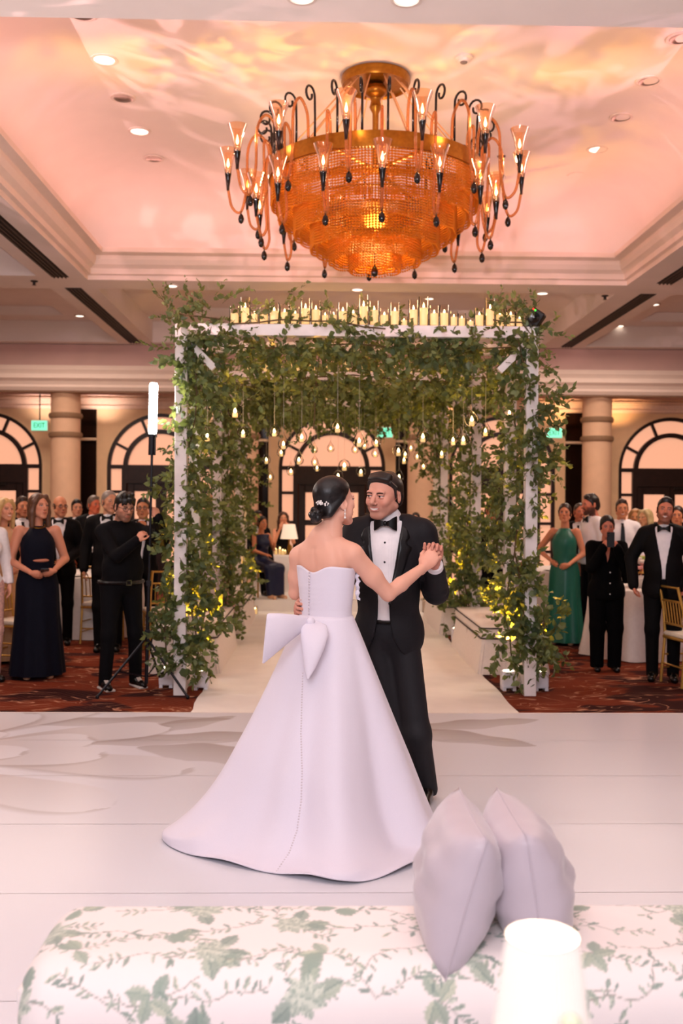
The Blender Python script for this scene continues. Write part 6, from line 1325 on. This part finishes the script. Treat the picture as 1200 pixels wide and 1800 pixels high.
person('laughing man in tuxedo with open jacket at the right, hand held out low', gx(1166, 9.4), 9.4, 1.735, -18, 'm', 'tux', (((-.30, .02, 1.17), (-.275, -.09, .915), (.25, -.2, -1), (1, 0, 0), .5), 'pocket'), (2, -3, 6), 'short', '#191110', '#d98a6c', smile=True, beard='#3a241c', bamt=.55, fat=.022, hv=.0062, cv=.013)
person('dark-haired woman with pale collar at the right edge behind the laughing man', gx(1190, 12.0), 12.0, 1.66, -25, 'f', 'gown', ('hang', 'hang'), (0, 0, 0), 'bun', '#2a1a14', '#d98e66', gown=M_BLOUSE)
person('man in white shirt bending with hand on hip behind the right vines', gx(893, 12.25), 12.25, 1.60, 40, 'm', 'shirt', ('hip', 'hip'), (-30, 15, 0), 'short', '#1d1512', '#cf8a68', stance=.04)
person('man in dark suit behind the second right arbor post', gx(862, 13.9), 13.9, 1.70, 25, 'm', 'suit', ('hang', 'hang'), (0, 0, 0), 'short', '#1d1512', '#cf8a68')
# ---------------------------------------------------------------- chiavari chairs
CH0 = []
def chair(x, y, rz, lab):
    if CH0: return copy_tree(CH0[0], location=(x, y, 0), rotation_euler=(0, 0, rz), label=lab)
    t = thing('chiavari_chair', lab, 'chair', (x, y, 0), rz, group='gold banquet chairs'); CH0.append(t)
    for sx in (-1, 1):
        MB().tube([(sx*.185, -.19, 0), (sx*.18, -.18, .43)], .014, 8).ob('leg', M_GOLDCH, t); MB().tube([(sx*.19, .215, 0), (sx*.18, .18, .45), (sx*.175, .20, .70), (sx*.165, .25, .92)], .0145, 8).ob('leg', M_GOLDCH, t)
        for z in (.14, .26): MB().tube([(sx*.182, -.187, z), (sx*.186, .2, z)], .009, 6).ob('stretcher', M_GOLDCH, t)
    for y_, z in ((-.187, .16), (-.187, .28), (.2, .18)): MB().tube([(-.18, y_, z), (.18, y_, z)], .009, 6).ob('stretcher', M_GOLDCH, t)
    MB().box((0, 0, .43), (.40, .40, .03), bev=.01).ob('seat_frame', M_GOLDCH, t); autosmooth(MB().box((0, 0, .465), (.39, .39, .045), bev=.018).ob('seat_cushion', MX, t))
    for z, y_ in ((.91, .247), (.78, .218), (.56, .187)): MB().tube([(-.165, y_, z), (.165, y_, z)], .011, 6).ob('back_rail', M_GOLDCH, t)
    for k in range(6): x_ = -.125+.05*k; MB().tube([(x_, .187, .56), (x_, .218, .78)], .007, 6).ob('spindle', M_GOLDCH, t)
    return t
chair(gx(181, 11.95), 11.95, math.radians(170), 'gold chair with cream cushion behind the man with the light stand'); chair(gx(34, 10.1), 10.1, math.radians(75), 'gold chair with cream cushion beside the pink lace trousers')
chair(gx(287, 11.2), 11.2, math.radians(200), 'gold chair behind the light stand pole, near the left vines'); chair(gx(1208, 9.35), 9.2, math.radians(100), 'tall gold chair at the right edge beside the laughing man'); chair(gx(1150, 10.9), 10.9, math.radians(15), 'gold chair seen between the legs of the laughing man')
# ---------------------------------------------------------------- round tables with cloths and settings
M_CLOTH = mat('table_linen', '#e6ddd8', .75, noise=.03)
def table(px, Y, r, lab, seed, flowers=False):
    x = gx(px, Y); t = thing('banquet_table', lab, 'table', (x, Y, 0)); rr = np.random.default_rng(seed); n = 72; rg = []
    for k, (rd, z) in enumerate(((.001, .755), (r*.9, .755), (r, .752), (r+.012, .735), (r+.03, .5), (r+.07, .15), (r+.09, .01))): am = max(0, (k-3))*.016; rg.append([((rd+am*math.cos(11*a+seed))*math.cos(a), (rd+am*math.cos(11*a+seed))*math.sin(a), z) for a in [2*PI*i/n for i in range(n)]])
    autosmooth(MB().rings(rg, cap=False).ob('tablecloth', M_CLOTH, t)); MB().lathe([(.001, .70), (r-.02, .70), (r-.02, .74), (.001, .74)], 40).ob('table_board', M_DARKWOOD, t); MB().tube([(0, 0, 0), (0, 0, .71)], .05, 10).ob('pedestal', M_DARKWOOD, t)
    pn = lab.split(' table')[0]
    for k in range(3 if not flowers else 0):
        a = -PI/2+(k-1)*.62; w_ = ('left', 'middle', 'right')[k]; cx, cy = x+(r-.2)*math.cos(a), Y+(r-.2)*math.sin(a)
        p = thing('dinner_plate', 'white dinner plate, %s of three on the %s table' % (w_, pn), 'plate', (cx, cy, .757), group='dinner plates on the %s table' % pn); autosmooth(MB().lathe([(.001, .004), (.08, .004), (.13, .016), (.135, .016), (.085, 0), (.001, 0)], 24).ob('plate', mat('porcelain', '#f1ebe6', .25), p))
        gxx, gyy = x+(r-.40)*math.cos(a+.15), Y+(r-.40)*math.sin(a+.15); w2 = thing('wine_glass', 'clear wine glass, %s of three on the %s table' % (w_, pn), 'glass', (gxx, gyy, .757), group='wine glasses on the %s table' % pn)
        autosmooth(MB().lathe([(.001, 0), (.035, 0), (.033, .004), (.005, .008), (.004, .10), (.03, .13), (.038, .17), (.030, .22), (.028, .22), (.036, .17), (.028, .132), (.001, .108)], 14).ob('glass', M_GLASS, w2))
    if flowers:
        fv = thing('flower_arrangement', 'low bowl of pink and green flowers on the %s table' % pn, 'flowers', (x, Y, .757)); autosmooth(MB().lathe([(.001, 0), (.09, 0), (.14, .10), (.13, .12), (.001, .11)], 20).ob('bowl', mat('porcelain', '#f1ebe6'), fv))
        for k in range(34):
            a = k*2.4; e_ = .25+1.15*(k/34); q = Vector((.20*math.cos(a)*math.sin(e_), .20*math.sin(a)*math.sin(e_), .16+.18*math.cos(e_))); c = ('#e6a0a0', '#f0d2cc', '#a9b85a', '#f2e6dc')[k % 4]; g = MB()
            for j in range(6): b = j*1.05; g.ball(q+Vector((.022*math.cos(b), .022*math.sin(b), .008*(j % 2))), (.022, .022, .014), 6, 4)
            g.ball(q, (.02, .02, .022), 6, 4).ob('bloom', mat('bloom_'+c[1:], c, .7), fv, True)
table(152, 12.95, .85, 'left guest table in white cloth behind the bald man', 1); table(1000, 14.3, .8, 'right guest table in white cloth behind the emerald gown', 2); table(1125, 11.05, .55, 'flower guest table in white cloth behind the laughing man', 3, True)
table(12, 14.6, .7, 'far left guest table in white cloth behind the blonde woman', 4)
# sweetheart table at the aisle's end
SX = gx(505, 17.1); st = thing('sweetheart_table', 'small cloth-covered table with candles and a shaded lamp at the aisle end', 'table', (SX, 17.1, .18)); autosmooth(MB().rings([[(x, y, z) for x, y in rrect(-.55-o_, .55+o_, -.3-o_, .3+o_, .08)] for o_, z in ((.05, .005), (.02, .3), (0, .60), (-.02, .62))]).ob('tablecloth', M_CLOTH, st), 50)
lm = thing('table_lamp', 'small lamp with white cone shade on the table at the aisle end', 'lamp', (gx(508, 17.0), 17.0, .802)); autosmooth(MB().lathe([(.15, .27), (.10, .52)], 28).ob('lamp_shade', mat('far_shade', '#f6e6d4', .8, emit='#ffe2c4', estr=.5, noise=0), lm)); autosmooth(MB().lathe([(.001, 0), (.07, 0), (.07, .015), (.015, .03), (.03, .12), (.012, .2), (.01, .45), (.001, .45)], 18).ob('lamp_base', M_GOLD, lm))
for i, (px, h) in enumerate(((474, .12), (485, .14), (492, .16), (497, .12), (501, .10), (522, .12), (530, .17))): candle(gx(px, 16.95+.06*(i % 3)), 16.95+.06*(i % 3), .802, h, .03, 'small lit candle on the table at the aisle end, %s from left' % nth(i), 'candles on the aisle end table')
for px, py, lab in ((484, 1000, 'lit votive standing on the platform near the aisle end table'), (449, 1041, 'lit votive on the floor at the end of the left far bench')): Y = 16.2 if py < 1020 else 15.0; candle(gx(px, Y), Y, .181 if py < 1020 else .01, .12, .04, lab, 'votives along the aisle')
